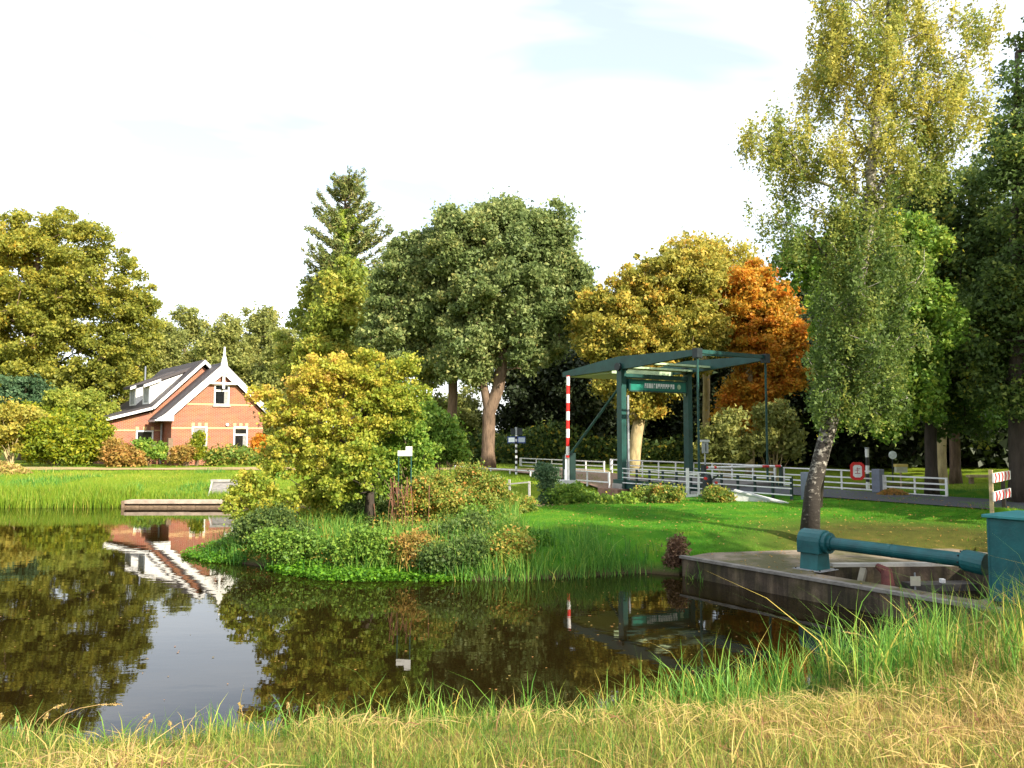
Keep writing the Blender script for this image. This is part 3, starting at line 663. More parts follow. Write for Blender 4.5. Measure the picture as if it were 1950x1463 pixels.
# second stem of the fork
# --- yellow hornbeam behind the bridge, orange tree beside it
b0 = ground_at(1203, 41)
tree('hornbeam_tree', 'golden yellow hornbeam with a pale leaning trunk standing straight behind the drawbridge', 'tree',
     [b0, at(1218, 790, 41), at(1240, 720, 41), at(1262, 560, 41)], 0.30,
     px_blobs([(1170, 600, 72, 60), (1255, 545, 75, 62), (1320, 530, 60, 58), (1240, 640, 110, 58), (1140, 645, 48, 46), (1325, 625, 55, 75), (1220, 715, 85, 50), (1215, 775, 40, 28), (1130, 600, 35, 45)], 41, 1.0),
     560, 220, 0.50, 0.14, L_HORN, BARK_PALE, 53, zmin=4.0, flat=0.7, up=0.6)
b0 = ground_at(1345, 46)
tree('wispy_tree', 'thin open tree with sparse reddish tips showing above the golden hornbeam', 'tree',
     [b0, at(1345, 700, 46), at(1335, 520, 46)], 0.2,
     px_blobs([(1310, 480, 55, 30), (1380, 500, 50, 34), (1340, 520, 80, 40), (1425, 500, 30, 30)], 46), 110, 70, 0.7, 0.17, L_HORN, BARK_PALE, 54, zmin=6.0, tint_bias=lambda c: 0.4)
b0 = ground_at(1426, 42)
tree('orange_tree', 'bright orange autumn tree with a pale trunk beside the bridge tip', 'tree',
     [b0, at(1428, 780, 42), at(1435, 600, 42), at(1430, 520, 42)], 0.2,
     px_blobs([(1420, 570, 56, 60), (1458, 645, 66, 68), (1490, 700, 46, 54), (1475, 590, 44, 56), (1500, 640, 34, 44), (1440, 800, 60, 40), (1402, 640, 40, 66), (1398, 780, 30, 42), (1440, 745, 46, 44), (1440, 540, 40, 38), (1375, 590, 30, 50)], 42, 1.0),
     420, 260, 0.46, 0.135, L_ORANGE, BARK_PALE, 55, zmin=2.5, flat=0.7)
# --- the birch on the lawn
BD = 17.7; b0 = ground_at(1536, BD, 0.05)
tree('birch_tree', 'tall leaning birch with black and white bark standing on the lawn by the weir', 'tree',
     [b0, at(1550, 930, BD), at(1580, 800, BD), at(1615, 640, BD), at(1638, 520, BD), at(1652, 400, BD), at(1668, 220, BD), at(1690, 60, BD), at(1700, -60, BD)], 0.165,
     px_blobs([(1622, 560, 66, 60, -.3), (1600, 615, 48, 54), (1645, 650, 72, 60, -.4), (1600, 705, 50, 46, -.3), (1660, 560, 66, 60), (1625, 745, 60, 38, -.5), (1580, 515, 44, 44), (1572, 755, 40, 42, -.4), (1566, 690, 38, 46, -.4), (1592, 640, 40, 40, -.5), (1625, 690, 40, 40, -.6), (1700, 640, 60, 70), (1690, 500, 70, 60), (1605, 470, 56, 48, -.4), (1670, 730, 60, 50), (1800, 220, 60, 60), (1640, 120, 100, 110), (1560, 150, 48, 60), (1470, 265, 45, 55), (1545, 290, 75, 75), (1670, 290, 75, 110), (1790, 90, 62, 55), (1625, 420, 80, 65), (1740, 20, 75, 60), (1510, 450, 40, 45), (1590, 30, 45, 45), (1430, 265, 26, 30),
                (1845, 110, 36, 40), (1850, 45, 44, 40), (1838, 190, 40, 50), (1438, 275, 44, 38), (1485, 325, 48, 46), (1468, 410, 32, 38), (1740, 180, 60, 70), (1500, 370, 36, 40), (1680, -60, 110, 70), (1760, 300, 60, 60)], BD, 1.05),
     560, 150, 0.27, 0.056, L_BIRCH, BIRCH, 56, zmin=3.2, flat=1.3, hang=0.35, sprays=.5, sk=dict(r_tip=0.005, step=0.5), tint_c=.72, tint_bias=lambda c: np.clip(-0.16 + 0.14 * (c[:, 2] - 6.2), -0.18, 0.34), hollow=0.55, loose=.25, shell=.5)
b0 = ground_at(1550, 23.5)
tree('young_tree', 'leafy green tree whose low branches hang round the leaning birch trunk', 'tree',
     [b0, at(1574, 800, 23.5), at(1595, 730, 23.5), at(1620, 560, 23.5), at(1625, 470, 23.5)], 0.13,
     px_blobs([(1575, 530, 52, 60), (1630, 640, 70, 75), (1680, 600, 70, 90), (1610, 700, 45, 50), (1655, 730, 70, 55), (1640, 500, 70, 60), (1690, 780, 50, 45), (1600, 770, 36, 30), (1525, 490, 34, 46), (1705, 545, 70, 80), (1745, 620, 70, 80), (1700, 470, 56, 60), (1740, 480, 50, 60), (1740, 700, 60, 80)], 23.5),
     470, 190, 0.40, 0.10, L_GREEN, BARK_DARK, 57, zmin=2.6, flat=0.9, hang=0.15)
# --- dark trees along the road
def dark_tree(px, D, rows, lab, seed, r, ncl=190, per=190, cr=0.7, size=0.16, leaf=L_DARK, bark=BARK_DARK, zmin=2.4, lean=0, group='dark trees along the road'):
    b = ground_at(px, D); ys = min(q[1] for q in rows)
    tree('roadside_tree', lab, 'tree', [b, at(px + lean, 780, D), at(px + lean, 600, D), at(px + lean, max(ys, -200) + 40, D)], r, px_blobs(rows, D), ncl, per, cr, size, leaf, bark, seed, group=group, zmin=zmin, flat=0.7)
dark_tree(1771, 27, [(1760, 420, 85, 80), (1860, 350, 46, 56), (1710, 520, 80, 70), (1830, 520, 100, 100), (1770, 650, 100, 70), (1880, 660, 80, 80), (1700, 620, 50, 60), (1740, 740, 80, 60), (1830, 760, 70, 60), (1680, 700, 60, 60), (1890, 480, 70, 90)],
          'dark trunked tree rising behind the white fence, next to the pale trunk', 61, 0.19, 290, 230, .58, .115)
dark_tree(1936, 24, [(1955, 150, 50, 90), (2010, 300, 90, 140), (1930, 430, 70, 90), (1960, 620, 85, 95), (2080, 480, 130, 220), (1900, 560, 50, 60), (2000, 60, 60, 60), (1890, 720, 50, 50), (1950, 760, 70, 50), (1860, 640, 60, 60), (1930, 300, 60, 80), (1940, 540, 70, 70)],
          'thick dark trunk beside the red and white boards, crown reaching out of the picture', 62, 0.25, 320, 220, 0.52, .105)
dark_tree(1791, 36, [(1790, 560, 90, 90), (1850, 640, 80, 80), (1740, 640, 70, 80), (1860, 760, 60, 50), (1700, 560, 70, 80), (1620, 500, 60, 70)], 'pale sunlit trunk behind the end of the white fence', 63, 0.22, 150, 170, 0.75, 0.17, L_GREEN, BARK_PALE, 4.0)
dark_tree(1817, 38, [(1830, 540, 90, 90), (1900, 620, 90, 90), (1930, 500, 80, 80), (1890, 780, 60, 45)], 'brown trunk on the far lawn between the pale trunk and the chevron boards', 64, 0.24, 150, 170, 0.75, 0.17, L_DARK, BARK, 4.0)
# --- the wood: rows of trees standing close behind the bridge and road
wood = [(1030, 56, 640), (1085, 60, 600), (1130, 54, 660), (1290, 56, 640), (1385, 52, 640), (1500, 50, 600), (1545, 56, 560), (1640, 50, 560), (1705, 48, 520), (1760, 52, 520), (1850, 49, 480), (1925, 50, 440), (2010, 50, 420), (2090, 46, 380)]
wlab = ['dark wood tree beside the forked oak trunk', 'dark wood tree behind the raised red and white pole', 'dark wood tree behind the bridge brace', 'dark wood tree behind the far bridge post',
        'dark wood tree beside the orange tree, hornbeam side', 'dark wood tree behind the tip rod of the bridge', 'dark wood tree straight behind the leaning birch trunk', 'dark wood tree behind the red ringed sign',
        'dark wood tree behind the small white disc sign', 'dark wood tree behind the dark roadside trunk', 'dark wood tree behind the brown trunk', 'dark wood tree behind the chevron boards', 'dark wood tree past the chevron boards, at the picture edge', 'outermost dark wood tree, mostly out of the picture']
protos = []
def tree_copy(src, b, sc, rz, label):
    r = src.copy(); COL.objects.link(r); r.location = Vector(b); r.scale = sc; r.rotation_euler = (0, 0, rz); r['label'] = label
    for ch in src.children:
        c = ch.copy(); COL.objects.link(c); c.parent = r
    return r
for i, ((px, D, top), lab) in enumerate(zip(wood, wlab)):
    b = ground_at(px, D); w = 62; hh = (880 - top) * D / FPX
    if i >= 4:
        q, h0 = protos[i % 4]; tree_copy(q, b, (hh / h0 * .5 + .55,) * 2 + (hh / h0,), 2.1 * i, lab); continue
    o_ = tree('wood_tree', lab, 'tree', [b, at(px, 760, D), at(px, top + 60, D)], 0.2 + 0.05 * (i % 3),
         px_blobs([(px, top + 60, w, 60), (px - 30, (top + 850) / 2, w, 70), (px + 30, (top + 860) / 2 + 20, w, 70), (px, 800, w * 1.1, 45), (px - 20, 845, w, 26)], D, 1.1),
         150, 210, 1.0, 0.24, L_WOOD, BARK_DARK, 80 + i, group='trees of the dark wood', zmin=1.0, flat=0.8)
    protos.append((o_, hh))
# the far-off wood reads as one mass
rng = np.random.default_rng(5)
n = 60000; px = rng.uniform(980, 2250, n); D = rng.uniform(62, 76, n)
topy = 660 - 90 * np.clip((px - 1450) / 500, 0, 1) + 25 * np.sin(px * 0.05) + 14 * np.sin(px * 0.13)
x = (px - CXP) / FPX * D; zt = EYE + (HORIZON - topy) / FPX * D; z = 0.6 + (zt - 0.6) * rng.uniform(0, 1, n) ** 0.9
C = np.stack([x, D, z], 1)
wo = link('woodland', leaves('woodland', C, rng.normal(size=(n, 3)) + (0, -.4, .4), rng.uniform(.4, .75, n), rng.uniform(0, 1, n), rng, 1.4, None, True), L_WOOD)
tag(wo, 'far dark woodland behind the bridge and the road', 'woodland', kind='stuff')

# --- trees standing just outside the frame, to the side the sun comes from
for i, (x, y, h, r) in enumerate([(18.6, -.6, 15, 2.4), (25.5, 16.5, 16, 4.6), (33, 11, 14, 2.2), (31, 25, 17, 6), (38, 20, 16, 6)]):
    b = np.array((x, y, 0.8))
    if i: tree_copy(off0, b, (r / 2.4, r / 2.4, h / 15), 1.3 * i, 'dark tree standing out of the picture beyond the chevron boards'); continue
    bl = [(b + (0, 0, h * .62), r, r, h * .33), (b + (r * .5, 0, h * .45), r * .8, r * .8, h * .2), (b + (-r * .4, r * .3, h * .5), r * .7, r * .7, h * .22)]
    off0 = tree('roadside_tree', 'dark tree standing out of the picture beyond the chevron boards', 'tree', [b, b + (0, 0, h * .4), b + (0, 0, h * .8)], 0.3, bl, 150, 110, 1.2, 0.32, L_DARK, BARK_DARK, 120 + i, group='trees outside the picture', zmin=3.5)

# ------------------------------------------------------------------ the house
HO = np.array((-20.4, 48.2)); HA = R(38); GZ0 = 0.97
house = thing('brick_house', 'orange brick house with steep white-edged gables, dormers and a white finial across the water', 'house', (HO[0], HO[1], GZ0), HA)
def gable_poly(pts, y): return [(x, y, z) for x, z in pts]
# walls
fw = [(0, -0.3), (5.6, -0.3), (5.6, 3.2), (2.95, 5.72), (0, 3.0)]
mb = MB()
mb.prism(gable_poly(fw, 0), (0, 2.02, 0)); part(house, 'front_wall', mb, BRICK)
mw = [(-2.97, -0.3), (6.3, -0.3), (6.3, 2.5), (2.37, 6.15), (-0.62, 3.2), (-2.97, 2.62)]
part(house, 'main_wall', MB().prism(gable_poly(mw, 2.05), (0, 9.5, 0)), BRICK)
def roof_slab(name, pts, y0, y1, th=0.16):
    """pts: profile line x,z of the roof top; a slab following it"""
    mb = MB(); lo = [(x, z - th) for x, z in pts]
    mb.prism(gable_poly(pts + lo[::-1], y0), (0, y1 - y0, 0)); return part(house, name, mb, ROOF)
roof_slab('front_roof', [(-0.75, 2.78), (2.95, 6.30), (6.25, 3.15)], -0.28, 2.4)
roof_slab('main_roof', [(-3.35, 2.78), (-0.72, 3.52), (2.37, 6.58), (6.75, 2.4)], 1.62, 11.9)
# white barge boards, a little in front of the roof ends
def barge(pts, y, w, t, name='barge_board'):
    for (a, b) in zip(pts[:-1], pts[1:]):
        d = np.array((b[0] - a[0], 0, b[1] - a[1])); d /= np.linalg.norm(d); nn = np.array((d[2], 0, -d[0])); nn = nn if nn[2] < 0 else -nn
        A = np.array((a[0], y, a[1])); Bq = np.array((b[0], y, b[1]))
        part(house, name, MB().prism([A, Bq, Bq + nn * w, A + nn * w], (0, -t, 0)), WHITE_PAINT)
barge([(-0.45, 3.02), (2.95, 6.24)], -0.285, 0.36, 0.05); barge([(2.95, 6.24), (6.2, 3.14)], -0.288, 0.36, 0.05)
barge([(-3.3, 2.76), (-0.72, 3.48)], 1.61, 0.15, 0.04); barge([(-0.72, 3.48), (2.37, 6.54)], 1.608, 0.17, 0.04); barge([(2.37, 6.54), (3.4, 5.55)], 1.604, 0.17, 0.04)
# boxed eave return on the near corner and its gutter
part(house, 'eave_return', MB().prism([(-0.98, -0.29, 2.62), (0.05, -0.29, 2.62), (0.05, -0.29, 3.45), (-0.42, -0.29, 3.05)], (0, 0.32, 0)), WHITE_PAINT)
part(house, 'gutter', MB().box(-0.95, -0.78, 0.0, 1.6, 2.56, 2.70), GREY_METAL)
part(house, 'downpipe', MB().tube([(-0.12, 1.7, 2.5), (-0.12, 1.75, 0.0)], 0.06, 8), GREY_METAL)
# decorated gable top: king post, tie, struts, finial
part(house, 'gable_tie', MB().box(2.05, 3.85, -0.30, -0.22, 4.92, 5.04), WHITE_PAINT)
part(house, 'gable_post', MB().box(2.88, 3.02, -0.312, -0.20, 4.65, 5.9), WHITE_PAINT)
for s in (-1, 1):
    part(house, 'gable_strut', MB().bar((2.95 + s * .70, -0.25, 5.0), (2.95 + s * .06, -0.25, 5.55), 0.06, 0.09), WHITE_PAINT)
f = [(-.30, 5.75), (.30, 5.75), (.20, 6.10), (.15, 6.40), (.07, 6.72), (.035, 7.25), (-.035, 7.25), (-.07, 6.72), (-.15, 6.40), (-.20, 6.10)]
part(house, 'finial', MB().prism([(2.95 + x, -0.345, z) for x, z in f], (0, 0.10, 0)), WHITE_PAINT)
# string courses and sand-coloured brick blocks
part(house, 'string_course', MB().box(0.0, 5.6, -0.012, 0.05, 2.16, 2.25), SANDSTONE)
part(house, 'string_course', MB().box(0.62, 2.42, -0.012, 0.05, 3.62, 3.71), SANDSTONE)
part(house, 'string_course', MB().box(3.42, 5.02, -0.012, 0.05, 3.62, 3.71), SANDSTONE)
part(house, 'string_course', MB().box(2.08, 2.42, -0.012, 0.05, 4.86, 4.93), SANDSTONE)
part(house, 'string_course', MB().box(3.42, 3.80, -0.012, 0.05, 4.86, 4.93), SANDSTONE)
part(house, 'string_course', MB().box(-2.97, -1.55, 2.038, 2.07, 2.02, 2.10), SANDSTONE)
part(house, 'string_course', MB().box(-0.45, -0.005, 2.038, 2.07, 2.02, 2.10), SANDSTONE)
CURTAIN = mat('curtain_cloth', (.26, .26, .25), .8, .3, 9)
def window(x0, x1, z0, z1, y=0.0, split=0.68, blind=0.0, blocks=True):
    root = MB(); t = 0.09; d = 0.06
    root.box(x0, x0 + t, y - .03, y + d, z0, z1); root.box(x1 - t, x1, y - .03, y + d, z0, z1)
    root.box(x0 + t, x1 - t, y - .03, y + d, z1 - t, z1); root.box(x0 + t, x1 - t, y - .03, y + d, z0, z0 + t)
    zs = z0 + (z1 - z0) * split
    if split < 1: root.box(x0 + t, x1 - t, y - .035, y + d, zs - t * .6, zs + t * .6)
    w = part(house, 'window', root, WHITE_PAINT)
    part(w, 'pane', MB().box(x0 + t, x1 - t, y - .006, y + .02, z0 + t, z1 - t), GLASS)
    part(w, 'sill', MB().box(x0 - .08, x1 + .08, y - .09, y + .04, z0 - .09, z0 - .005), CONCRETE)
    if split < 1: part(w, 'curtain', MB().box(x1 - t - (x1 - x0) * .24, x1 - t - .015, y - .0115, y - .0065, z0 + t + .01, zs - t * .65), CURTAIN)
    if blind: part(w, 'blind', MB().box(x0 + t + .01, x1 - t - .01, y - .012, y - .007, z1 - t - (z1 - z0) * blind, z1 - t), mat('blind_%d' % len(MATS), (.20, .20, .20), .8, .1))
    if blocks:
        for xx in (x0 - .02, (x0 + x1) / 2 - .09, x1 - .16): part(house, 'lintel_block', MB().box(xx, xx + .18, y - .014, y + .04, z1 + .02, z1 + .22), SANDSTONE)
    return w
window(2.46, 3.40, 3.62, 4.92, 0, .70, blocks=False)
window(1.18, 2.10, 0.62, 2.30, 0, .68, .22)
window(3.72, 4.62, 0.62, 2.30, 0, .70)
window(-1.50, -0.50, 1.2, 2.06, 2.05, 1.0, 0)
w = house.children[-1]
part(house, 'wall_lamp', MB().tube([(3.30, -.12, 2.42), (3.30, 0.0, 2.42)], 0.09, 10), WHITE_PAINT)
# dormers on the main roof
for y0 in (3.2, 6.7):
    d = MB().prism([(-0.50, y0, 3.55), (-0.50, y0, 4.88), (1.62, y0, 5.80), (1.62, y0, 5.45)], (0, 1.7, 0)); dm = part(house, 'dormer', d, WHITE_PAINT)
    part(dm, 'dormer_roof', MB().prism([(-0.88, y0 - .16, 4.80), (-0.88, y0 - .16, 4.97), (1.95, y0 - .16, 6.16), (1.95, y0 - .16, 5.98)], (0, 2.02, 0)), ROOF)
    part(dm, 'fascia', MB().prism([(-0.90, y0 - .20, 4.74), (-0.90, y0 - .20, 4.90), (0.1, y0 - .20, 5.32), (0.1, y0 - .20, 5.16)], (0, 0.03, 0)), WHITE_PAINT)
    part(dm, 'pane', MB().box(-0.525, -0.49, y0 + .35, y0 + 1.35, 3.85, 4.7), mat('curtained_pane_%d' % len(MATS), (.38, .40, .42), .25, .3, 4))
part(house, 'flue_pipe', MB().tube([(0.5, 8.6, 4.4), (0.5, 8.6, 6.5)], 0.05, 8), GREY_POST)
part(house, 'chimney', MB().box(3.6, 4.2, 8.5, 9.2, 4.8, 6.3), BRICK)
part(house, 'corner_bollard', MB().box(-0.30, -0.02, -0.55, -0.3, 0.0, 1.6), WOOD)

# ------------------------------------------------------------------ the drawbridge (local x: along the road, y: along the canal)
DECK = 0.92
br = thing('drawbridge', 'dark green steel drawbridge with raised balance beams and a name board, over the canal', 'drawbridge', (PN[0], PN[1], 0), BRZ)
W = 3.88
for w in (0, W):
    part(br, 'post', MB().box(-.145, .145, w - .13, w + .13, 0.75, 5.45), GREEN_PAINT)
    part(br, 'post_foot', MB().box(-.30, .30, w - .28, w + .28, 0.55, 0.80), CONCRETE)
    part(br, 'bearing', MB().tube([(0, w - .24, 5.56), (0, w + .24, 5.56)], 0.17, 12), DARK_METAL)
    a = MB()                                         # tapered box beam, deepest over the post
    prof = [(-3.78, 5.36, 5.58), (-0.9, 5.44, 5.92), (0.0, 5.46, 6.0), (1.0, 5.50, 5.98), (4.22, 5.72, 5.92)]
    top = [(x, w - .11, z1) for x, z0, z1 in prof]; bot = [(x, w - .11, z0) for x, z0, z1 in prof]
    part(br, 'balance_beam', a.prism(bot + top[::-1], (0, .22, 0)), GREEN_PAINT)
    part(br, 'hanger_rod', MB().tube([(4.16, w, 5.75), (4.16, w, DECK)], 0.045, 8), GREEN_PAINT)
    part(br, 'rod_head', MB().box(4.04, 4.28, w - .14, w + .14, 5.62, 5.97), DARK_METAL)
part(br, 'ballast_box', MB().box(-3.70, -0.75, .15, W - .15, 5.36, 5.56), PALE_GREEN)
part(br, 'ballast_plate', MB().box(-0.25, 0.45, .15, W - .15, 5.50, 5.58), PALE_GREEN)
part(br, 'ballast_plate', MB().box(1.0, 1.45, .15, W - .15, 5.60, 5.68), PALE_GREEN)
part(br, 'tip_beam', MB().bar((4.16, .12, 5.86), (4.16, W - .12, 5.86), .10, .14), GREEN_PAINT)
part(br, 'tip_beam', MB().bar((3.55, .12, 5.80), (4.05, W - .14, 5.84), .06, .06), GREEN_PAINT)
part(br, 'portal_beam', MB().box(-.12, .12, .16, W - .16, 5.12, 5.30), GREEN_PAINT)
for w, s in ((0.16, 1), (W - .16, -1)):
    part(br, 'knee_brace', MB().prism([(-.05, w, 4.45), (-.05, w, 5.1), (-.05, w + s * .42, 5.1)], (.1, 0, 0)), PALE_GREEN if s < 0 else GREEN_PAINT)
nb = part(br, 'name_board', MB().box(.14, .20, .32, W - .32, 4.62, 5.02), mat('board_green', (0.012, 0.16, 0.115), 0.4, 0.15))
nbf = MB()
nbf.box(.13, .225, .25, .32, 4.58, 5.06); nbf.box(.13, .225, W - .32, W - .25, 4.58, 5.06); nbf.box(.13, .225, .32, W - .32, 5.02, 5.07); nbf.box(.13, .225, .32, W - .32, 4.56, 4.62)
part(nb, 'board_frame', nbf, GREEN_PAINT)
# the board faces the road on the near bank side: white raised lettering, too small to read in the photo
rngl = random.Random(4); letter = MB(); y = 1.12
while y < 2.86:
    wd = rngl.choice((.07, .09, .10)); z0, z1 = 4.725, 4.925
    letter.box(.201, .207, y, y + .026, z0, z1)
    letter.box(.2015, .2065, y + .028, y + wd, rngl.choice((z0, z0 + .08, z1 - .045)), z1)
    if rngl.random() < .7: letter.box(.201, .207, y + wd - .002, y + wd + .022, z0, z1 - .0005)
    y += wd + (.05 if rngl.random() > .16 else .12)
part(nb, 'lettering', letter, WHITE_PAINT)
part(nb, 'emblem', MB().tube([(.2, 3.14, 4.82), (.208, 3.14, 4.82)], .11, 12), PALE_GREEN)
# deck hung from the tips, its edge beams
part(br, 'deck', MB().box(-.25, 4.45, -.12, W + .12, DECK - .16, DECK), mat('deck_planks', (.16, .15, .14), .85, .3, 6))
for w in (-.2, W + .2): part(br, 'edge_beam', MB().box(-.25, 4.45, w - .07, w + .07, DECK - .30, DECK + .04), GREEN_PAINT)
part(br, 'brace', MB().tube([(-.1, .0, 4.75), (-3.55, -.02, 1.75)], .055, 8), GREEN_PAINT)
part(br, 'brace_foot', MB().box(-3.72, -3.40, -.18, .14, 0.6, 1.85), DARK_GREEN_POST)
part(br, 'cable_pipe', MB().tube([(.05, -.22, .9), (.05, -.22, 4.4)], .05, 8), GREY_METAL) if False else part(br, 'cable_pipe', MB().tube([(.12, .24, .9), (.12, .24, 4.4)], .055, 8), GREY_METAL)
part(br, 'pivot_pier', MB().box(-.65, .55, -.75, W + .5, -0.4, 0.60), mat('pier_brick', (.28, .16, .11), .9, .4, 5, .3, 20))
part(br, 'landing_pier', MB().box(4.2, 4.9, -.5, W + .5, -0.4, 0.74), CONCRETE)

# ------------------------------------------------------------------ railings and fences: posts and rails each a part
def railing(name, label, s0, s1, w0, w1, z0, z1, zr, nposts, group, post_m=WHITE_PAINT, rail_m=WHITE_PAINT, pw=.05, rh=.045, ends=False, cat='railing', post_z=None, dz=0.0):
    a = B(s0, w0); b = B(s1, w1); L = float(np.hypot(*(b - a)[:2])); ang = math.atan2(b[1] - a[1], b[0] - a[0])
    root = thing(name, label, cat, (a[0], a[1], 0), ang, group)
    pz = post_z if post_z else (z0, z1)
    pm = MB().box(-pw / 2, pw / 2, -pw / 2, pw / 2, pz[0], pz[1]).mesh('post')
    for k in range(nposts): link('post', pm, post_m, root, ((.04 + (L - .08) * k / max(1, nposts - 1)), 0, dz * k / max(1, nposts - 1)))
    for z in zr:
        part(root, 'rail', MB().bar((0, -pw / 2 - .022, z), (L, -pw / 2 - .022, z + dz), .036, rh), rail_m)
    if ends:
        for x in (.0, L): part(root, 'end_bar', MB().box(x - .035, x + .035, -pw / 2 - .06, -pw / 2 - .003, zr[-1] - .03, zr[0] + .03), rail_m)
    return root
WG = 'white railings along the bridge road'
railing('bridge_railing', 'long white railing on dark posts along the near side of the bridge, towards the lawn', .45, 8.5, -.32, -.45, .5, 1.42, (1.43, 1.25, 1.07, .86), 12, WG, DARK_GREEN_POST, post_z=(.45, 1.45), rh=.036, pw=.07)
railing('bridge_railing', 'white railing on the far side of the bridge, seen between the green posts', -5.4, 4.3, W + .32, W + .32, .6, 1.56, (1.55, 1.30, 1.06), 10, WG, rh=.05, ends=True)
railing('road_railing', 'short white railing between the red and white pole and the near bridge post', -3.25, -.35, -.35, -.35, .6, 1.25, (1.23, .83), 3, WG, ends=True, rh=.05)
railing('road_railing', 'white railing behind the raised pole, from the banded signpost towards the bridge', -13.3, -6.0, W + .4, W + .4, .7, 1.45, (1.42, 1.20, 1.0), 6, WG, ends=True, rh=.05)
railing('lawn_fence', 'white four-rail fence behind the leaning birch, up to the grey gate post', 4.7, 8.6, W + .25, W + .1, .7, 1.5, (1.50, 1.25, 1.05, .86), 4, WG, rh=.045, ends=True, cat='fence')
railing('lawn_fence', 'white four-rail fence past the grey gate post, ending by the dark trunk', 8.95, 11.1, W + .1, W + .1, .7, 1.38, (1.37, 1.18, 1.00, .80), 3, WG, rh=.05, ends=True, cat='fence')
gp = MB().box(-.15, .15, -.15, .15, 0, .97).mesh('gate_post')
for (s, w, lab) in ((8.8, -.1, 'blue grey square gate post beside the leaning birch trunk'), (8.78, W, 'blue grey square gate post between the two white fences')):
    p = B(s, w); o = link('gate_post', gp, GREY_POST, None, (p[0], p[1], .62), (0, 0, BRZ)); tag(o, lab, 'post', 'grey gate posts'); bevel(o, .02)
railing('road_railing', 'low white railing on the bank side of the brick road, beside the banded signpost', -12.5, -4.0, -.5, -.5, .55, 1.12, (1.10, .82), 6, WG, ends=True, rh=.05)
# barrier pole, raised
p = (2.36, 34.3)
bar_ = thing('barrier_pole', 'red and white barrier pole raised upright on a white post beside the bridge', 'barrier', (p[0], p[1], .8))
part(bar_, 'stand', MB().box(-.10, .08, -.09, .09, 0, 1.15), WHITE_PAINT)
part(bar_, 'base_plate', MB().box(-.45, .35, -.3, .3, -.1, .06), CONCRETE_PALE)
bm_ = part(bar_, 'boom', MB().tube([(0, -.13, 1.02), (.03, -.13, 4.48)], .075, 12), POLE_BANDS)
part(bar_, 'hinge_box', MB().box(.09, .34, -.12, .12, .0, 1.2), DARK_GREEN_POST)
# level boom across the road at the lawn end
a = B(4.7, -.35); b = B(4.7, 4.0)
bo = thing('barrier_boom', 'red and white boom lying level across the road at the bridge tip', 'barrier', (a[0], a[1], 1.60), math.atan2(b[1] - a[1], b[0] - a[0]))
L = float(np.hypot(*(b - a)[:2]))
part(bo, 'pole', MB().tube([(0, 0, 0), (L, 0, -.04)], .045, 10), WHITE_PAINT)
for x0, x1 in ((.0, .20), (.52, .64), (L - 1.15, L - .75), (L - .40, L - .05)): part(bo, 'red_band', MB().tube([(x0, 0, -.04 * x0 / L), (x1, 0, -.04 * x1 / L)], .048, 10), RED_PAINT)
part(bo, 'stand', MB().box(-.07, .07, -.07, .07, -.85, .10), DARK_METAL); part(bo, 'rest', MB().box(L - .06, L + .06, -.05, .05, -.85, -.05), DARK_GREEN_POST)
# signs on the road bridge side
def post_sign(name, label, cat, px, D, zb, zt, r=.03, m=GREY_METAL):
    q = at(px, HORIZON, D); root = thing(name, label, cat, (q[0], D, zb)); part(root, 'post', MB().tube([(0, 0, 0), (0, 0, zt - zb)], r, 10), m); return root
s_ = post_sign('cycle_signpost', 'black and white banded signpost with two blue-edged white boards beside the towpath', 'signpost', 983, 38.5, .75, 2.75, .055, BW_BANDS)
BLUE = mat('sign_blue', (.02, .05, .22), .4, .1)
for x0, x1, mm in ((-.42, -.05, 'a'), (.05, .44, 'b')):
    bd = part(s_, 'board', MB().box(x0, x1, -.10, -.07, 1.62, 1.94), BLUE)
    part(bd, 'board_face', MB().box(x0 + .05, x1 - .025, -.112, -.101, 1.67, 1.89), mat('sign_white_' + mm, (.78, .84, .86) if mm == 'a' else (.42, .48, .56), .4, .05))
part(s_, 'head', MB().box(-.27, .0, -.05, .0, 2.02, 2.32), DARK_METAL); part(s_, 'head', MB().box(.03, .30, -.04, .01, 2.0, 2.34), DARK_METAL)
part(s_, 'cap', MB().tube([(0, 0, 2.0), (0, 0, 2.38)], .07, 8), GREY_METAL)
q = at(771, HORIZON, 18.6); s_ = thing('white_sign', 'white stepped board on two thin green legs in the weeds beside the maple', 'sign', (q[0], 18.6, hz(q[0], 18.6) - .05))
zb = 2.30 - s_.location.z
for x in (-.14, .15): part(s_, 'leg', MB().tube([(x, 0, 0), (x, 0, zb + .12)], .016, 8), GREEN_PAINT)
part(s_, 'board', MB().box(-.155, .03, -.035, -.018, zb, zb + .12), WHITE_PAINT); part(s_, 'board', MB().box(.03, .175, -.037, -.018, zb, zb + .215), WHITE_PAINT)
# ringed prohibition sign on the fence
q = at(1628, 897, 28.3)
s_ = thing('ring_sign', 'white sign with a thick red rounded border hung on the white fence', 'sign', (q[0], 28.1, q[2]), R(-12))
def roundrect(w, h, c, y): return [(-w + c, y, -h), (w - c, y, -h), (w, y, -h + c), (w, y, h - c), (w - c, y, h), (-w + c, y, h), (-w, y, h - c), (-w, y, -h + c)]
part(s_, 'ring', MB().prism(roundrect(.235, .31, .10, -.02), (0, .03, 0)), RED_PAINT)
fc = part(s_, 'face', MB().prism(roundrect(.145, .215, .06, -.026), (0, .008, 0)), WHITE_PAINT)
sym = MB(); sym.box(-.07, .05, -.031, -.027, .02, .045); sym.box(-.03, .09, -.031, -.027, .07, .10); sym.box(-.09, .09, -.031, -.027, -.09, -.06); sym.box(-.02, .01, -.0312, -.0272, -.06, .13)
part(fc, 'symbol', sym, mat('symbol_grey', (.45, .22, .22), .5, .1))
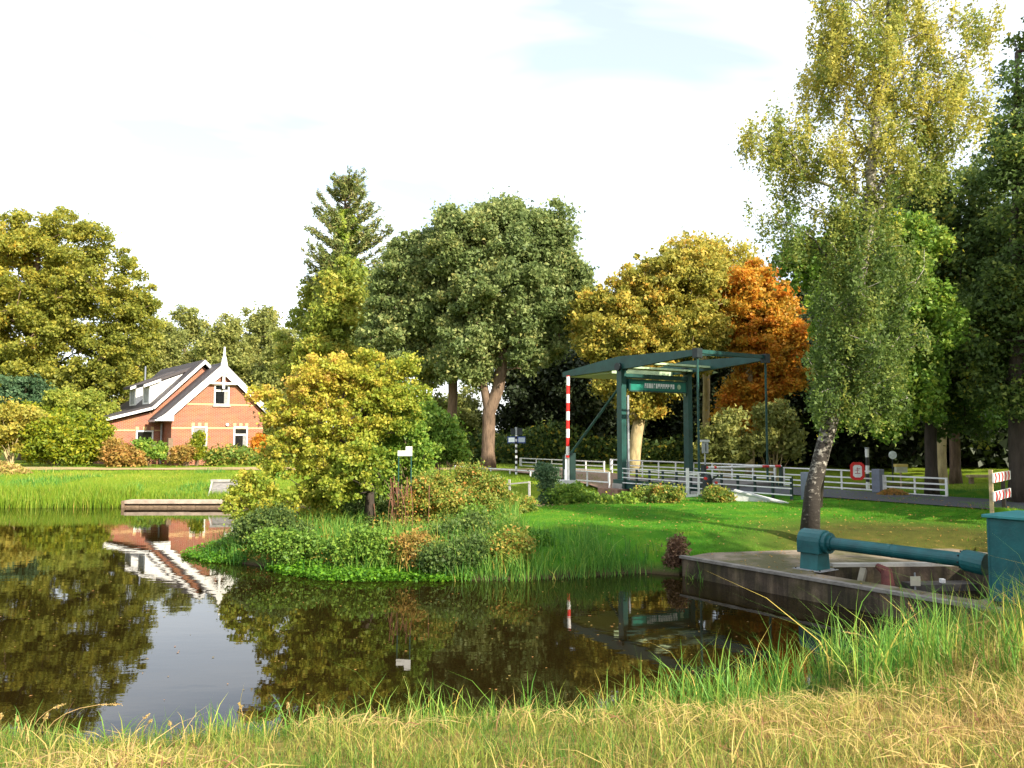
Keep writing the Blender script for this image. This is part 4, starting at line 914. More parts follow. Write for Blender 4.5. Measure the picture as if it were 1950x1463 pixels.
part(s_, 'hook', MB().box(-.03, .03, .01, .09, .05, .12), GREY_METAL)
# round mirror-like disc, yellow notice, banded bollard on the far lawn
s_ = post_sign('disc_sign', 'small round white disc on a thin dark post on the far lawn', 'sign', 1698, 34, .75, 2.1, .025, DARK_METAL)
part(s_, 'disc', MB().tube([(0, -.05, 1.17), (0, -.02, 1.17)], .17, 16), mat('disc_white', (.62, .68, .70), .4, .3, 6))
s_ = post_sign('notice_board', 'low yellowish notice box on a pale post behind the white fence', 'sign', 1713, 31, .75, 1.35, .035, WOOD_PALE)
part(s_, 'box', MB().box(-.20, .22, -.09, .09, .58, .80), mat('notice_grey', (.5, .5, .42), .7, .2)); part(s_, 'lid', MB().box(-.22, .24, -.11, .11, .803, .90), mat('notice_yellow', (.6, .45, .14), .7, .2))
s_ = post_sign('bollard_pole', 'white pole with black bands standing behind the fence beside the red ringed sign', 'pole', 1650, 30.5, .7, 2.25, .07, bandmat('pole_bands', (.012, .012, .014), (.75, .75, .74), .62, 2, -.30))
part(s_, 'cap', MB().tube([(0, 0, 1.55), (0, 0, 1.60)], .08, 10), GREY_METAL)
# grey control box on a pole and the dark signal post with red lamps at the bridge tip
s_ = post_sign('control_box', 'grey upright box on a thin pole beside the far bridge post', 'box', 1342, 29.0, .8, 2.1, .03, GREY_METAL)
part(s_, 'cabinet', MB().box(-.10, .11, -.07, .07, 1.32, 1.72), GREY_METAL); part(s_, 'cabinet_slot', MB().box(.0, .03, -.078, -.072, 1.38, 1.66), DARK_METAL); part(s_, 'hood', MB().box(-.15, .15, -.1, .1, 1.723, 1.80), CONCRETE_PALE)
q = at(1346, HORIZON, 27.6); s_ = thing('bridge_machine', 'squat black lifting gear with red lamps at the near end of the bridge', 'machine', (q[0], 27.6, .45), .3)
part(s_, 'body', MB().tube([(0, 0, 0), (0, 0, .25), (0, 0, .27), (0, 0, .78), (.02, 0, .98)], [.30, .30, .19, .17, .10], 14), DARK_METAL)
part(s_, 'wheel', MB().tube([(-.22, -.2, .42), (.22, -.2, .42)], .15, 14), DARK_METAL); part(s_, 'lamp', MB().tube([(-.19, -.16, .85), (-.19, -.22, .85)], .05, 12), RED_PAINT); part(s_, 'lamp', MB().tube([(.24, -.13, .70), (.24, -.20, .70)], .045, 12), RED_PAINT)
part(s_, 'crank', MB().bar((.1, -.1, .8), (.34, -.15, .95), .05, .05), DARK_METAL)
q = at(1308, HORIZON, 28.6); s_ = thing('white_post', 'white bent post with a foot standing in the weeds beside the black lifting gear', 'post', (q[0], 28.6, .55))
part(s_, 'upright', MB().box(-.05, .05, -.05, .05, 0, 1.05), WHITE_PAINT); part(s_, 'foot', MB().box(.052, .36, -.05, .05, 0, .12), WHITE_PAINT); part(s_, 'arm', MB().box(.052, .42, -.04, .04, .80, .87), WHITE_PAINT); part(s_, 'stay', MB().box(.36, .42, -.04, .04, .121, .799), WHITE_PAINT)
# low old white rail on the canal bank
q0, q1 = at(918, HORIZON, 31.4), at(1008, HORIZON, 30.4)
s_ = thing('bank_rail', 'low weathered white rail on the grass bank below the banded signpost', 'fence', (q0[0], 31.4, .25), math.atan2(-1.0, q1[0] - q0[0]))
L = float(np.hypot(q1[0] - q0[0], 1.0)); pm = MB().box(-.035, .035, -.03, .03, 0, .92).mesh('post')
for x, h in ((0, .62), (.38, .9), (.80, 1.0), (1.25, .9), (L, .85)):
    o = link('post', pm, OLD_WHITE, s_, (x, 0, 0), (0, .04 * math.sin(x * 9), 0)); o.scale = (1, 1, h)
part(s_, 'rail', MB().bar((0, -.05, .52), (L, -.05, .75), .03, .05), OLD_WHITE)
# plank-faced bank by the canal
q0, q1 = at(880, HORIZON, 29.6), at(1060, HORIZON, 29.4); s_ = thing('plank_revetment', 'weathered brown plank edging along the canal below the low white rail', 'bank edging', (q0[0], 29.5, -.3))
L = q1[0] - q0[0]; nP = int(L / .16); pm = MB().box(0, .15, -.03, .03, 0, .62).mesh('plank')
for k in range(nP): o = link('plank', pm, WOOD, s_, (k * .16, .01 * math.sin(k * 7.1), 0)); o.scale = (1, 1, .92 + .1 * math.sin(k * 3.3))
part(s_, 'waling', MB().box(0, L, -.085, -.032, .42, .54), WOOD)
# long low landing stage and culvert headwall on the far bank
s_ = thing('landing_stage', 'long low timber and concrete edge along the far water line below the house', 'quay', (-14.75, 30.9, -.2))
part(s_, 'coping', MB().box(0, 4.3, -.12, .45, .36, .48), mat('coping', (.40, .32, .25), .85, .3, 3, .2, 20)); 
pm = MB().box(0, .53, -.02, .30, 0, .357).mesh('panel')
for k in range(8): link('panel', pm, WOOD, s_, (k * .537, .005 * (k % 2), 0))
part(s_, 'end_post', MB().box(-.10, -.005, -.14, .05, 0, .47), WOOD)
s_ = thing('culvert_headwall', 'pale concrete wing-shaped culvert mouth set in the grass bank beside the maple', 'headwall', (-11.75, 32.0, .2))
hw = [(-.28, 0, -.2), (.46, 0, -.2), (.66, .9, .68), (-.40, .9, .68)]
part(s_, 'apron', MB().prism(hw, (0, .12, -.10)), mat('apron_grey', (.20, .19, .18), .9, .35, 5, .3, 20, stretch=(1, 1, 4))); 
part(s_, 'coping', MB().bar((-.50, .93, .71), (.72, .93, .71), .20, .09), CONCRETE)
part(s_, 'kerb', MB().bar((-.42, .80, .66), (-.31, -.03, -.16), .06, .06), CONCRETE); part(s_, 'kerb', MB().bar((.68, .80, .66), (.50, -.03, -.16), .06, .06), CONCRETE)
# concrete wing wall below the railing end
s_ = thing('wing_wall', 'pale grey concrete wing wall sloping into the lawn below the railing end', 'wall', (0, 0, 0))
a, b = np.array((6.95, 25.3, 0)), np.array((8.62, 24.55, 0))
part(s_, 'wall_slab', MB().prism([a + (0, 0, .3), b + (0, 0, .3), b + (0, 0, .60), a + (.0, 0, 1.02)], (.11, .25, 0)), CONCRETE_PALE)
part(s_, 'coping', MB().bar(a + (0.05, .125, 1.045), b + (.05, .125, .625), .34, .05), mat('coping_grey', (.48, .50, .51), .8, .2, 4, .2, 20))
# chevron boards
s_ = thing('chevron_boards', 'two red and white striped warning boards on wooden posts at the road bend', 'warning sign', (11.45, 19.2, .55), math.atan2(1.4, 1.25))
L = 1.9
for x, m_ in ((.05, WOOD_PALE), (L - .5, BARK_DARK)): part(s_, 'post', MB().box(x - .04, x + .04, .03, .11, 0, 1.40 if x < 1 else 1.25), m_)
for z0 in (1.10, .66):
    bd = part(s_, 'board', MB().box(-.02, L, -.012, .028, z0, z0 + .22), WHITE_PAINT)
    for k in range(5):
        x = .03 + k * .375
        part(bd, 'red_band', MB().prism([(x, -.016, z0 + .004), (x + .17, -.016, z0 + .004), (x + .27, -.016, z0 + .11), (x + .17, -.016, z0 + .216), (x, -.016, z0 + .216), (x + .10, -.016, z0 + .11)], (0, .0035, 0)), RED_PAINT)
# low log bench on the far lawn
q = at(1866, HORIZON, 33); s_ = thing('log_bench', 'low weathered log bench on the far lawn beside the chevron boards', 'bench', (q[0], 33, .78))
part(s_, 'seat', MB().box(-.55, .55, -.15, .15, .26, .36), WOOD_PALE)
for x in (-.42, .42): part(s_, 'leg', MB().tube([(x, 0, 0), (x, 0, .257)], .10, 8), WOOD)

# ------------------------------------------------------------------ weir: slab with a pit, gear beam and cabinet
C0 = np.array((3.37, 16.1))
def K(t, w, z=0.0): return (C0[0] + UX * t - UY * w, C0[1] + UY * t + UX * w, z)
ZS = 0.36
outer = [K(0, 0), (4.05, 16.75, 0), (6.2, 17.2, 0), (9.4, 17.35, 0), (12.0, 13.6, 0), K(8.4, 1.0), K(8.4, 0)]
pit = [K(2.55, .58), K(5.35, .58), K(5.35, 2.35), (8.35, 15.05, 0), (5.95, 14.93, 0)]
outer = [Vector((p[0], p[1], ZS)) for p in outer]; pit = [Vector((p[0], p[1], ZS)) for p in pit]
vs = outer + pit; tri = tessellate_polygon([outer, pit])
mb = MB(); fs = []
for t_ in tri: fs.append(tuple(t_))
zb = -.8
low = [(v.x, v.y, zb) for v in vs]; n1, n2 = len(outer), len(pit); N = len(vs)
for i in range(n1): j = (i + 1) % n1; fs.append((i, N + i, N + j, j))
for i in range(n2): j = (i + 1) % n2; fs.append((n1 + i, n1 + j, N + n1 + j, N + n1 + i))
fs.append(tuple(N + n1 + i for i in range(n2)))
mb.add([tuple(v) for v in vs] + low, fs)
wr = thing('concrete_weir', 'mossy stained concrete weir with an open pit at the water edge', 'weir', (C0[0], C0[1], 0))
from mathutils import Matrix
me = mb.mesh('slab'); me.transform(Matrix.Translation((-C0[0], -C0[1], 0))); link('slab', me, WEIR, wr)
def wpart(name, mb, m):
    me = mb.mesh(name); me.transform(Matrix.Translation((-C0[0], -C0[1], 0))); return link(name, me, m, wr)
wpart('pit_coping', MB().bar((5.90, 15.02, ZS + .03), (8.4, 15.14, ZS + .03), .13, .06), CONCRETE)
wpart('edge_lip', MB().bar(K(-.05, .03, ZS + .012), K(8.4, .03, ZS + .012), .13, .05), mat('lip', (.20, .185, .165), .9, .4, 4, .4, 22))
wpart('pit_step', MB().prism([(7.1, 14.85, -.2), (8.3, 14.95, -.2), (8.3, 14.95, .12), (7.1, 14.85, .12)], (.1, -.35, 0)), mat('wet_concrete', (.07, .065, .06), .5, .4, 4))
wpart('pit_strut', MB().bar((6.15, 14.55, -.15), (6.42, 14.85, ZS - .02), .10, .10), mat('strut_pale', (.26, .24, .18), .8, .3, 5))
wpart('rusty_flap', MB().tube([(6.62, 14.75, ZS + .06), (6.72, 14.60, ZS - .02), (6.68, 14.45, .08), (6.48, 14.30, -.25)], [.05, .10, .12, .09], 10), RUST)
gs = thing('gauge_plate', 'small white plate on a thin rod standing in the weir pit', 'plate', (6.93, 14.0, -.68))
part(gs, 'rod', MB().tube([(0, 0, 0), (0, 0, 1.10)], .014, 6), GREY_METAL); part(gs, 'plate', MB().box(-.085, .085, -.02, -.008, .88, 1.04), mat('plate_cream', (.50, .48, .38), .6, .2))
gs = thing('wall_fitting', 'tiny white fitting on the back wall of the weir pit', 'fitting', (7.72, 14.6, .02))
part(gs, 'body', MB().box(-.035, .035, -.04, .05, .12, .19), WHITE_PAINT); part(gs, 'bracket', MB().box(-.01, .01, -.02, .02, 0, .117), GREY_METAL)
# gear beam: bearing block, torque tube, flange
tb = thing('torque_tube', 'teal steel drive tube running from a rounded bearing block to the weir cabinet', 'drive tube', (5.50, 14.72, ZS), BRZ)
zt = .50
prof = []
for k in range(9): a = math.pi * k / 8; prof.append((-.0, -.22 * math.cos(a), zt + .02 + .20 * math.sin(a)))
prof = [(-.24, y, z) for _, y, z in prof]
hd = part(tb, 'bearing_block', MB().prism([(-.24, -.22, zt - .20), *prof, (-.24, .22, zt - .20)], (.46, 0, 0)), TEAL_PAINT); bevel(hd, .015)
part(tb, 'pedestal', MB().prism([(-.20, -.19, .012), (-.20, .19, .012), (-.20, .16, zt - .205), (-.20, -.16, zt - .205)], (.36, 0, 0)), mat('teal_pedestal_paint', (.012, .10, .105), .5, .3, 4))  # pedestal in a slightly paler teal than the bearing block
part(tb, 'base_plate', MB().box(-.30, .28, -.27, .27, 0.001, .011), mat('base_grey', (.3, .3, .3), .7, .3))
part(tb, 'end_disc', MB().tube([(.222, 0, zt), (.30, 0, zt)], .19, 18), TEAL_PAINT)
link('tube', MB().tube([(.302, 0, zt), (2.62, 0, zt)], .110, 20).mesh('tube'), TEAL_PAINT, tb, smooth=False)
part(tb, 'flange', MB().tube([(2.62, 0, zt), (2.66, 0, zt), (2.95, 0, zt - .03)], [.155, .165, .17], 18), TEAL_PAINT)
bolt = MB().tube([(0, 0, 0), (0, .02, 0)], .014, 6).mesh('bolt')
for k in range(8): link('bolt', bolt, DARK_METAL, tb, (2.60, .135 * math.cos(k * .785 + .2), zt + .135 * math.sin(k * .785 + .2)), (0, 0, math.pi / 2))
for x in (-.26, .24):
    for y_ in (-.23, .23): link('bolt', bolt, DARK_METAL, tb, (x, y_, .012), (math.pi / 2, 0, 0))
part(tb, 'collar', MB().tube([(.302, 0, zt), (.36, 0, zt)], .135, 18), TEAL_PAINT); part(tb, 'weld_seam', MB().tube([(1.45, 0, zt), (1.465, 0, zt)], .1135, 20), TEAL_PAINT)
# cabinet
cp = K(5.62, .34); cbn = thing('weir_cabinet', 'large plain teal steel cabinet standing on the weir, cut by the picture edge', 'cabinet', (cp[0], cp[1], ZS), BRZ)
o = part(cbn, 'body', MB().box(0, 1.7, 0, 1.0, .07, 1.24), TEAL_PAINT); bevel(o, .012)
part(cbn, 'plinth', MB().box(.03, 1.67, .03, .97, 0.001, .068), DARK_METAL)
o = part(cbn, 'lid', MB().prism([(-.05, -.05, 1.245), (1.75, -.05, 1.245), (1.75, -.05, 1.28), (-.05, -.05, 1.29)], (0, 1.1, 0)), mat('teal_lid', (.03, .20, .21), .5, .25, 4)); bevel(o, .008)
for z in (.35, .95): part(cbn, 'hinge', MB().tube([(.60, -.012, z), (.60, -.012, z + .10)], .014, 8), DARK_METAL)
part(cbn, 'handle', MB().box(1.50, 1.53, -.04, -.0125, .58, .72), GREY_METAL)
part(cbn, 'corner_strip', MB().box(.002, .03, -.006, -.0005, .08, 1.23), TEAL_PAINT)
part(cbn, 'door', MB().box(.62, 1.62, -.012, -.001, .16, 1.16), TEAL_PAINT)

# ------------------------------------------------------------------ shrubs
def shrub(name, label, cat, px, D, rows, ncl, per, cr, size, leaf, seed, group=None, stems=5, bark=TWIG, sr=.035, spread=.25, **kw):
    rng = np.random.default_rng(seed); base = ground_at(px, D, .05)
    cl = sample_blobs(px_blobs(rows, D, kw.pop('deep', .9)), ncl, rng, kw.pop('shell', .45)); cl[:, 2] = np.maximum(cl[:, 2], height(cl[:, 0], cl[:, 1]) + .03)
    root = thing(name, label, cat, base, 0, group); mb = MB()
    far = cl[rng.permutation(len(cl))[:stems * 5]]
    for i, t in enumerate(far):
        a = base + np.array((rng.normal() * spread * .4, rng.normal() * spread * .4, 0)); m = a + (t - a) * .5 + (rng.normal() * .08, rng.normal() * .08, .10 * np.linalg.norm(t - a))
        r = sr * (1.0 if i < stems else .45); mb.tube([a - base, (a + m) / 2 - base + (0, 0, .05), m - base, t - base], [r, r * .8, r * .55, r * .2], 5, cap=False)
    link('stem', mb.mesh('stem'), bark, root, smooth=True)
    cm = foliage(cl, per, cr, size, rng, **{**dict(flat=.8), **kw, 'name': 'leaves'}); cm.transform(Matrix.Translation(Vector(-base))); link('foliage', cm, leaf, root)
    return root
# the golden maple leaning over the water, and its neighbours on the point
MD = 19.2; b0 = ground_at(705, MD)
tree('maple_tree', 'low spreading golden yellow maple leaning over the pond from the grassy point', 'tree',
     [b0, at(700, 930, MD), at(680, 870, MD), at(660, 800, MD), at(655, 730, MD)], .10,
     px_blobs([(600, 735, 48, 46), (560, 800, 50, 46), (540, 870, 42, 40), (650, 705, 40, 32), (640, 800, 60, 50), (620, 870, 56, 44), (700, 730, 46, 40), (690, 800, 50, 46), (760, 715, 34, 26), (750, 780, 40, 44), (500, 748, 24, 16), (590, 683, 22, 14), (700, 680, 22, 12), (778, 690, 20, 14), (480, 930, 36, 34, -.5), (455, 965, 22, 26, -.6), (525, 950, 44, 34, -.7), (600, 940, 44, 28), (560, 1000, 44, 24), (610, 985, 34, 22), (650, 920, 36, 26), (790, 760, 24, 34), (685, 868, 38, 36, -.8), (660, 925, 40, 32, -.8), (705, 905, 26, 30, -.7)], MD, .85),
     540, 100, .18, .066, L_MAPLE, BARK_DARK, 201, zmin=1.0, flat=.7, up=.6, aspect=1.2, sk=dict(r_tip=.006, step=.4), sprays=.6, loose=.18, shell=.36, tri=False, tint_c=.65, tint_bias=lambda c: .24 * np.clip((-3.4 - c[:, 0]) / 1.2, -1, 1) + .26 * np.clip((c[:, 2] - 2.6) / 1.4, -.8, 1) + .06)
shrub('elder_bush', 'leafy green bush just beside the golden maple, on its bridge side', 'shrub', 775, 20.2,
      [(770, 810, 42, 70), (745, 880, 42, 45), (800, 870, 36, 60), (770, 770, 30, 40), (735, 830, 34, 42), (700, 880, 40, 40), (740, 925, 34, 30), (800, 910, 30, 34), (690, 840, 30, 40)], 190, 80, .20, .07, L_GREEN, 202, tint_bias=lambda c: .35)
shrub('green_bush', 'darker green bush in front of the narrow oak trunk', 'shrub', 838, 30, [(838, 840, 38, 46), (815, 800, 26, 36), (860, 860, 26, 26), (800, 855, 26, 30)], 90, 120, .36, .12, L_GREEN, 203, tint_bias=lambda c: .22)
wd = [('russet weed bush below the white stepped board', 800, 18.6, [(800, 960, 46, 36), (770, 1000, 40, 30), (830, 930, 36, 34)], 204, L_WEED, .48),
      ('brown-green weed bush between the maple and the lawn, upper one', 885, 20.0, [(880, 950, 36, 20), (915, 960, 28, 16), (850, 965, 30, 20)], 205, L_WEED, .38),
      ('dark bramble bush low at the water beside the lawn edge', 880, 17.0, [(865, 1020, 40, 26), (905, 1005, 26, 26), (840, 1045, 34, 18)], 206, L_DARK, .1),
      ('rusty orange weed bush low over the pond edge', 800, 16.4, [(795, 1050, 48, 32), (830, 1080, 34, 16)], 207, L_RUSTY, .1),
      ('dense dark green undergrowth bush beneath the maple branches', 520, 18.0, [(520, 990, 38, 24), (490, 1000, 24, 20), (560, 1018, 40, 22), (470, 1008, 22, 16)], 208, L_DARK, .15),
      ('dark leafy bush in the hollow under the maple trunk', 690, 19.8, [(680, 955, 56, 40), (640, 985, 50, 30), (740, 990, 46, 34), (695, 915, 34, 36)], 209, L_DARK, .0)]
wd += [('tall mixed weed bush right beside the reddish dead stalks', 830, 19.0, [(810, 935, 34, 30), (850, 950, 30, 24), (790, 950, 26, 30)], 211, L_WEED, .30),
       ('grey-green nettle bush standing against the lawn edge', 925, 18.2, [(925, 1000, 30, 24), (950, 1015, 22, 20), (905, 985, 26, 20)], 212, L_GREEN, .0),
       ('olive weed bush at the far end of the grassy point beside the plank edging', 930, 21.5, [(925, 925, 34, 24), (890, 905, 30, 24), (960, 950, 26, 18)], 213, L_WEED, .36),
       ('fresh green nettle bush at the water below the hollow', 700, 16.6, [(700, 1035, 50, 30), (750, 1050, 36, 26), (660, 1050, 30, 20)], 214, L_GREEN, .15),
       ('dark mixed weed bush low over the water in the middle of the point', 860, 16.0, [(860, 1060, 46, 28), (900, 1050, 30, 24), (820, 1060, 24, 20)], 215, L_DARK, .1),
       ('low dark green bush at the water under the lowest maple branches', 560, 17.0, [(560, 1040, 50, 26), (510, 1030, 36, 22), (610, 1050, 34, 22)], 216, L_GREEN, -.1),
       ('reddish weed bush by the water at the lawn corner', 960, 16.2, [(955, 1050, 30, 26), (985, 1040, 22, 30)], 217, L_WEED, .5)]
for lab, px, D, rows, sd, lf, tb_ in wd:
    shrub('weed_bush', lab, 'shrub', px, D, rows, 150, 60, .15, .052, lf, sd, group='wild bushes on the grassy point', rnd=1.4, loose=.6, tint_bias=(lambda c, q=tb_: q), sr=.012, stems=4)
# red stalks standing beside the maple
rng = np.random.default_rng(9); s_ = thing('dock_stalks', 'clump of reddish brown dead stalks rising beside the maple hollow', 'plant', ground_at(762, 18.2)); mb = MB()
for k in range(18):
    x, y = rng.normal() * .34, rng.normal() * .2; h = rng.uniform(.7, 1.35); mb.tube([(x, y, 0), (x + rng.normal() * .04, y, h * .6), (x + rng.normal() * .08, y, h)], [.008, .007, .013], 5)
part(s_, 'stalk', mb, mat('stalk_red', (.16, .07, .04), .85, .3, 8))
# weeds at the canal in front of the bridge
wb = [('blue-green willow bush standing up before the white road railing', 1040, 25.5, [(1040, 905, 20, 32), (1050, 945, 30, 22)], 221, L_BLUEGREEN), ('dark weed bush below the short white railing', 1085, 25.0, [(1080, 940, 38, 22), (1110, 950, 26, 18)], 222, L_GREEN),
      ('dark weed bush before the bridge pier', 1165, 24.6, [(1160, 958, 30, 13), (1190, 955, 20, 15)], 223, L_GREEN), ('dark weed bush under the bridge deck', 1250, 24.8, [(1240, 945, 34, 20), (1280, 945, 26, 20)], 224, L_WEED),
      ('straw-topped weed clump between the black lifting gear and the wing wall', 1385, 24.9, [(1362, 945, 18, 18), (1380, 952, 14, 11)], 225, L_WEED), ('russet weed bush at the canal mouth beside the plank edging', 985, 22.5, [(985, 965, 44, 16), (950, 955, 30, 16)], 226, L_WEED)]
for lab, px, D, rows, sd, lf in wb:
    shrub('weed_bush', lab, 'shrub', px, D, rows, 55, 95, .17, .06, lf, sd, group='wild bushes along the canal', sr=.012, stems=4)
# garden of the house
gd = [('small golden tree with a thin pale trunk at the outer end of the garden hedge', 22, 46, [(20, 815, 42, 46), (60, 800, 26, 30), (-25, 820, 40, 45)], 240, L_HORN, .3, 'golden_tree', 'small tree'),
      ('big yellow-green hedge bush beside the golden tree', 105, 46, [(105, 835, 50, 40), (140, 850, 36, 30), (80, 860, 40, 20)], 241, L_YGREEN, .15, 'hedge_bush', 'shrub'),
      ('yellow hedge bush with ragged top nearest the house wall', 170, 46.5, [(165, 850, 36, 32), (190, 830, 20, 36), (150, 865, 36, 18)], 242, L_YGREEN, .25, 'hedge_bush', 'shrub'),
      ('blue-green conifer bush above the hedge', 55, 53, [(60, 755, 62, 30), (10, 745, 50, 34), (100, 770, 36, 22)], 243, L_BLUEGREEN, .15, 'conifer_bush', 'shrub'),
      ('tall olive bush behind the yellow hedge', 165, 52, [(165, 780, 50, 36), (130, 770, 40, 36), (200, 800, 22, 26)], 244, L_OLIVE, .1, 'garden_bush', 'shrub'),
      ('mid green bush behind the hedge between golden tree and conifer bush', 95, 50, [(90, 800, 46, 22), (40, 785, 40, 20), (130, 805, 30, 22)], 245, L_YGREEN, -.05, 'garden_bush', 'shrub'),
      ('pinkish orange flowering bush before the low house wing', 232, 46, [(230, 868, 26, 16), (258, 872, 22, 12), (215, 858, 10, 18)], 246, L_RUSTY, .35, 'garden_bush', 'shrub'),
      ('round fresh green bush under the low wing window', 283, 46.2, [(275, 856, 20, 17), (300, 860, 15, 14)], 247, L_GREEN, .35, 'garden_bush', 'shrub'),
      ('russet bush below the first tall window of the gable', 355, 46.4, [(352, 862, 24, 18), (335, 870, 18, 12)], 248, L_RUSTY, .2, 'garden_bush', 'shrub'),
      ('slim bright yellow-green bush in front of the first tall window', 376, 46.8, [(378, 848, 11, 26)], 249, L_YGREEN, .3, 'garden_bush', 'shrub'),
      ('low wide grey-green bush below the second tall window', 440, 47.5, [(430, 872, 34, 12), (465, 872, 30, 11)], 250, L_WEED, .2, 'garden_bush', 'shrub'),
      ('small crimson bush at the gable corner', 492, 49.0, [(492, 850, 10, 22)], 251, L_ORANGE, .55, 'crimson_bush', 'shrub')]
for lab, px, D, rows, sd, lf, tb_, nm, ct in gd:
    big = max(r[2] for r in rows) > 24
    shrub(nm, lab, ct, px, D, rows, 110 if big else 50, 120 if big else 90, .36 if big else .22, .15 if big else .11, lf, sd, group='garden planting at the house', tint_bias=(lambda c, q=tb_: q), stems=3, loose=.4, rnd=1.5, bark=BARK_PALE if sd == 240 else TWIG, sr=.06 if sd == 240 else .03)
# shrubs at the wood edge behind the bridge
for lab, px, D, rows, sd, lf in [('grey-green sapling behind the far bridge post', 1385, 38, [(1380, 830, 40, 46), (1350, 860, 26, 26), (1410, 860, 26, 26)], 260, L_FAR), ('bare-stemmed pale sapling behind the level boom', 1470, 38, [(1470, 800, 36, 34), (1500, 830, 30, 36), (1445, 835, 26, 26)], 261, L_FAR),
                                 ('pale green sapling between the oak trunks', 835, 50, [(835, 790, 26, 40), (845, 840, 24, 34)], 262, L_FAR), ('pale green sapling beside the forked oak trunk', 890, 52, [(888, 815, 14, 34)], 263, L_FAR)]:
    shrub('sapling', lab, 'sapling', px, D, rows, 80, 70, .40, .15, lf, sd, group='saplings at the wood edge', bark=BARK_PALE, sr=.05, stems=4)

# ------------------------------------------------------------------ grass, reeds, water plants
def scatter(n, x0, x1, y0, y1, rng, cond=None):
    x = rng.uniform(x0, x1, n); y = rng.uniform(y0, y1, n); d = sdf(x, y, SHORE)
    k = d > 0.0 if cond is None else cond(x, y, d)
    k &= sdf(x, y, SLAB) > 0.02
    return x[k], y[k], d[k]
rng = np.random.default_rng(31)
def lean(n, amt): a = rng.uniform(0, 6.283, n); r = np.abs(rng.normal(size=n)) * amt; return np.stack([np.cos(a) * r, np.sin(a) * r], 1)
def grass(name, label, mat_, x, y, H, W, amt, droop, tint, segs=2, z=None):
    P = np.stack([x, y, (height(x, y) - .015) if z is None else z], 1)
    o = link(name, blades(name, P, H, W, lean(len(x), amt), droop, tint, rng, segs), mat_); return tag(o, label, 'grass', kind='stuff')
# near bank
x, y, d = scatter(150000, -7.2, 8.2, 3.9, 10.8, rng)
cone = np.abs(x) < .72 * y + .3; x, y, d = x[cone], y[cone], d[cone]
f1 = fnoise(x, y, 1.6, 1); f2 = fnoise(x, y, 4.5, 2)
f3 = fnoise(x, y, 2.8, 71); keep = rng.uniform(0, 1, len(x)) > .72 * (f3 > .45); x, y, d, f1, f2 = x[keep], y[keep], d[keep], f1[keep], f2[keep]
dry = np.clip(.49 + .42 * f1 + .34 * f2 + .10 * np.clip((x - 3.0), -1, 2) - .45 * np.exp(-(d / .85) ** 2) - .18 * np.clip(x - 2, 0, 1) * (d < 2.4), 0, 1)
H = (.07 + .22 * rng.uniform(0, 1, len(x)) ** 3.5 + .09 * np.clip(f2, -.5, 1)) * (1 + .5 * np.exp(-(d / .5) ** 2)) * (1 + .35 * np.clip(x - 3.2, 0, 2.2))
tint = np.clip(dry * .80 + rng.normal(size=len(x)) * .20 + .0, 0, .93); tint = np.where(rng.uniform(0, 1, len(x)) < .05 + .25 * (fnoise(x, y, 2.6, 44) > .55), 1.0, tint)
grass('dry_grass', 'straw coloured and green rough grass covering the near bank', G_NEAR, x, y, H, rng.uniform(.003, .008, len(x)), .75, .28, tint, 2)
x, y, d = scatter(22000, -7, 8, 4.2, 10.8, rng, lambda x, y, d: (d > .1 + .3 * (x < 3)) & (np.abs(x) < .72 * y + .3) & (rng.uniform(0, 1, len(x)) < .16 + .30 * (fnoise(x, y, 2.6, 81) > .2) + .45 * (x > 3.2))); n = len(x)
grass('rough_grass', 'long coarse bent grass blades over the near bank', G_NEAR, x, y, rng.uniform(.14, .40, n) * (1 + .5 * np.clip(x - 3, 0, 2)), rng.uniform(.006, .013, n), .8, .34, np.clip(rng.normal(size=n) * .28 + .42 + .15 * fnoise(x, y, 1.4, 82), 0, 1), 3)
# flattened straw lying on the bank
n = 9000; x, y, d = scatter(n, -6.5, 7.5, 4.2, 9.6, rng, lambda x, y, d: (d > .25) & (np.abs(x) < .7 * y) & (fnoise(x, y, 1.6, 1) > -.1)); n = len(x)
P = np.stack([x, y, height(x, y) + rng.uniform(.03, .12, n)], 1); a = rng.uniform(0, 6.283, n)
ls = leaves('fallen_straw', P, np.stack([rng.normal(size=n) * .25, rng.normal(size=n) * .25, np.ones(n)], 1), rng.uniform(.12, .38, n), np.clip(rng.normal(size=n) * .2 + .75, 0, 1), rng, 30, np.stack([np.cos(a), np.sin(a), rng.normal(size=n) * .2], 1))
tag(link('fallen_straw', ls, G_NEAR), 'flattened straw lying on the near bank', 'straw', kind='stuff')
# near reeds along the water edge
x, y, d = scatter(100000, -6.5, 8.0, 6.6, 11.2, rng, lambda x, y, d: (d > -.30) & (d < .55 + 1.1 * np.clip((x - 2.6) / 2, 0, 1) + .9 * np.clip(x - 4, 0, 1)))
dens = .34 + .30 * (x > -2.8) + .55 * np.exp(-((x - .2) / 1.3) ** 2) * .7 + .9 * (x > 1.6) + .35 * (fnoise(x, y, 2.2, 8) > .3); k = rng.uniform(0, 1.6, len(x)) < dens * (.6 + .5 * fnoise(x, y, 5, 9)); k &= rng.uniform(0, 1, len(x)) < .30 + .25 * (fnoise(x, y, 4.2, 62) > .35); k &= (x < 2.4) | (fnoise(x, y, 3.4, 61) > -.35)
x, y, d = x[k], y[k], d[k]; n = len(x)
H = (.17 + .20 * rng.uniform(0, 1, n) ** 1.5 + .12 * np.clip(fnoise(x, y, 2.5, 7), -.6, 1)) * (1 + .75 * np.clip((x + 3.2) / 1.2, 0, 1) + .65 * np.clip((x - 1.0) / 2.0, 0, 1) + .75 * np.clip((x - 4.0) / 1.5, 0, 1)) * np.where(rng.uniform(0, 1, n) < .08, 1.5, 1)
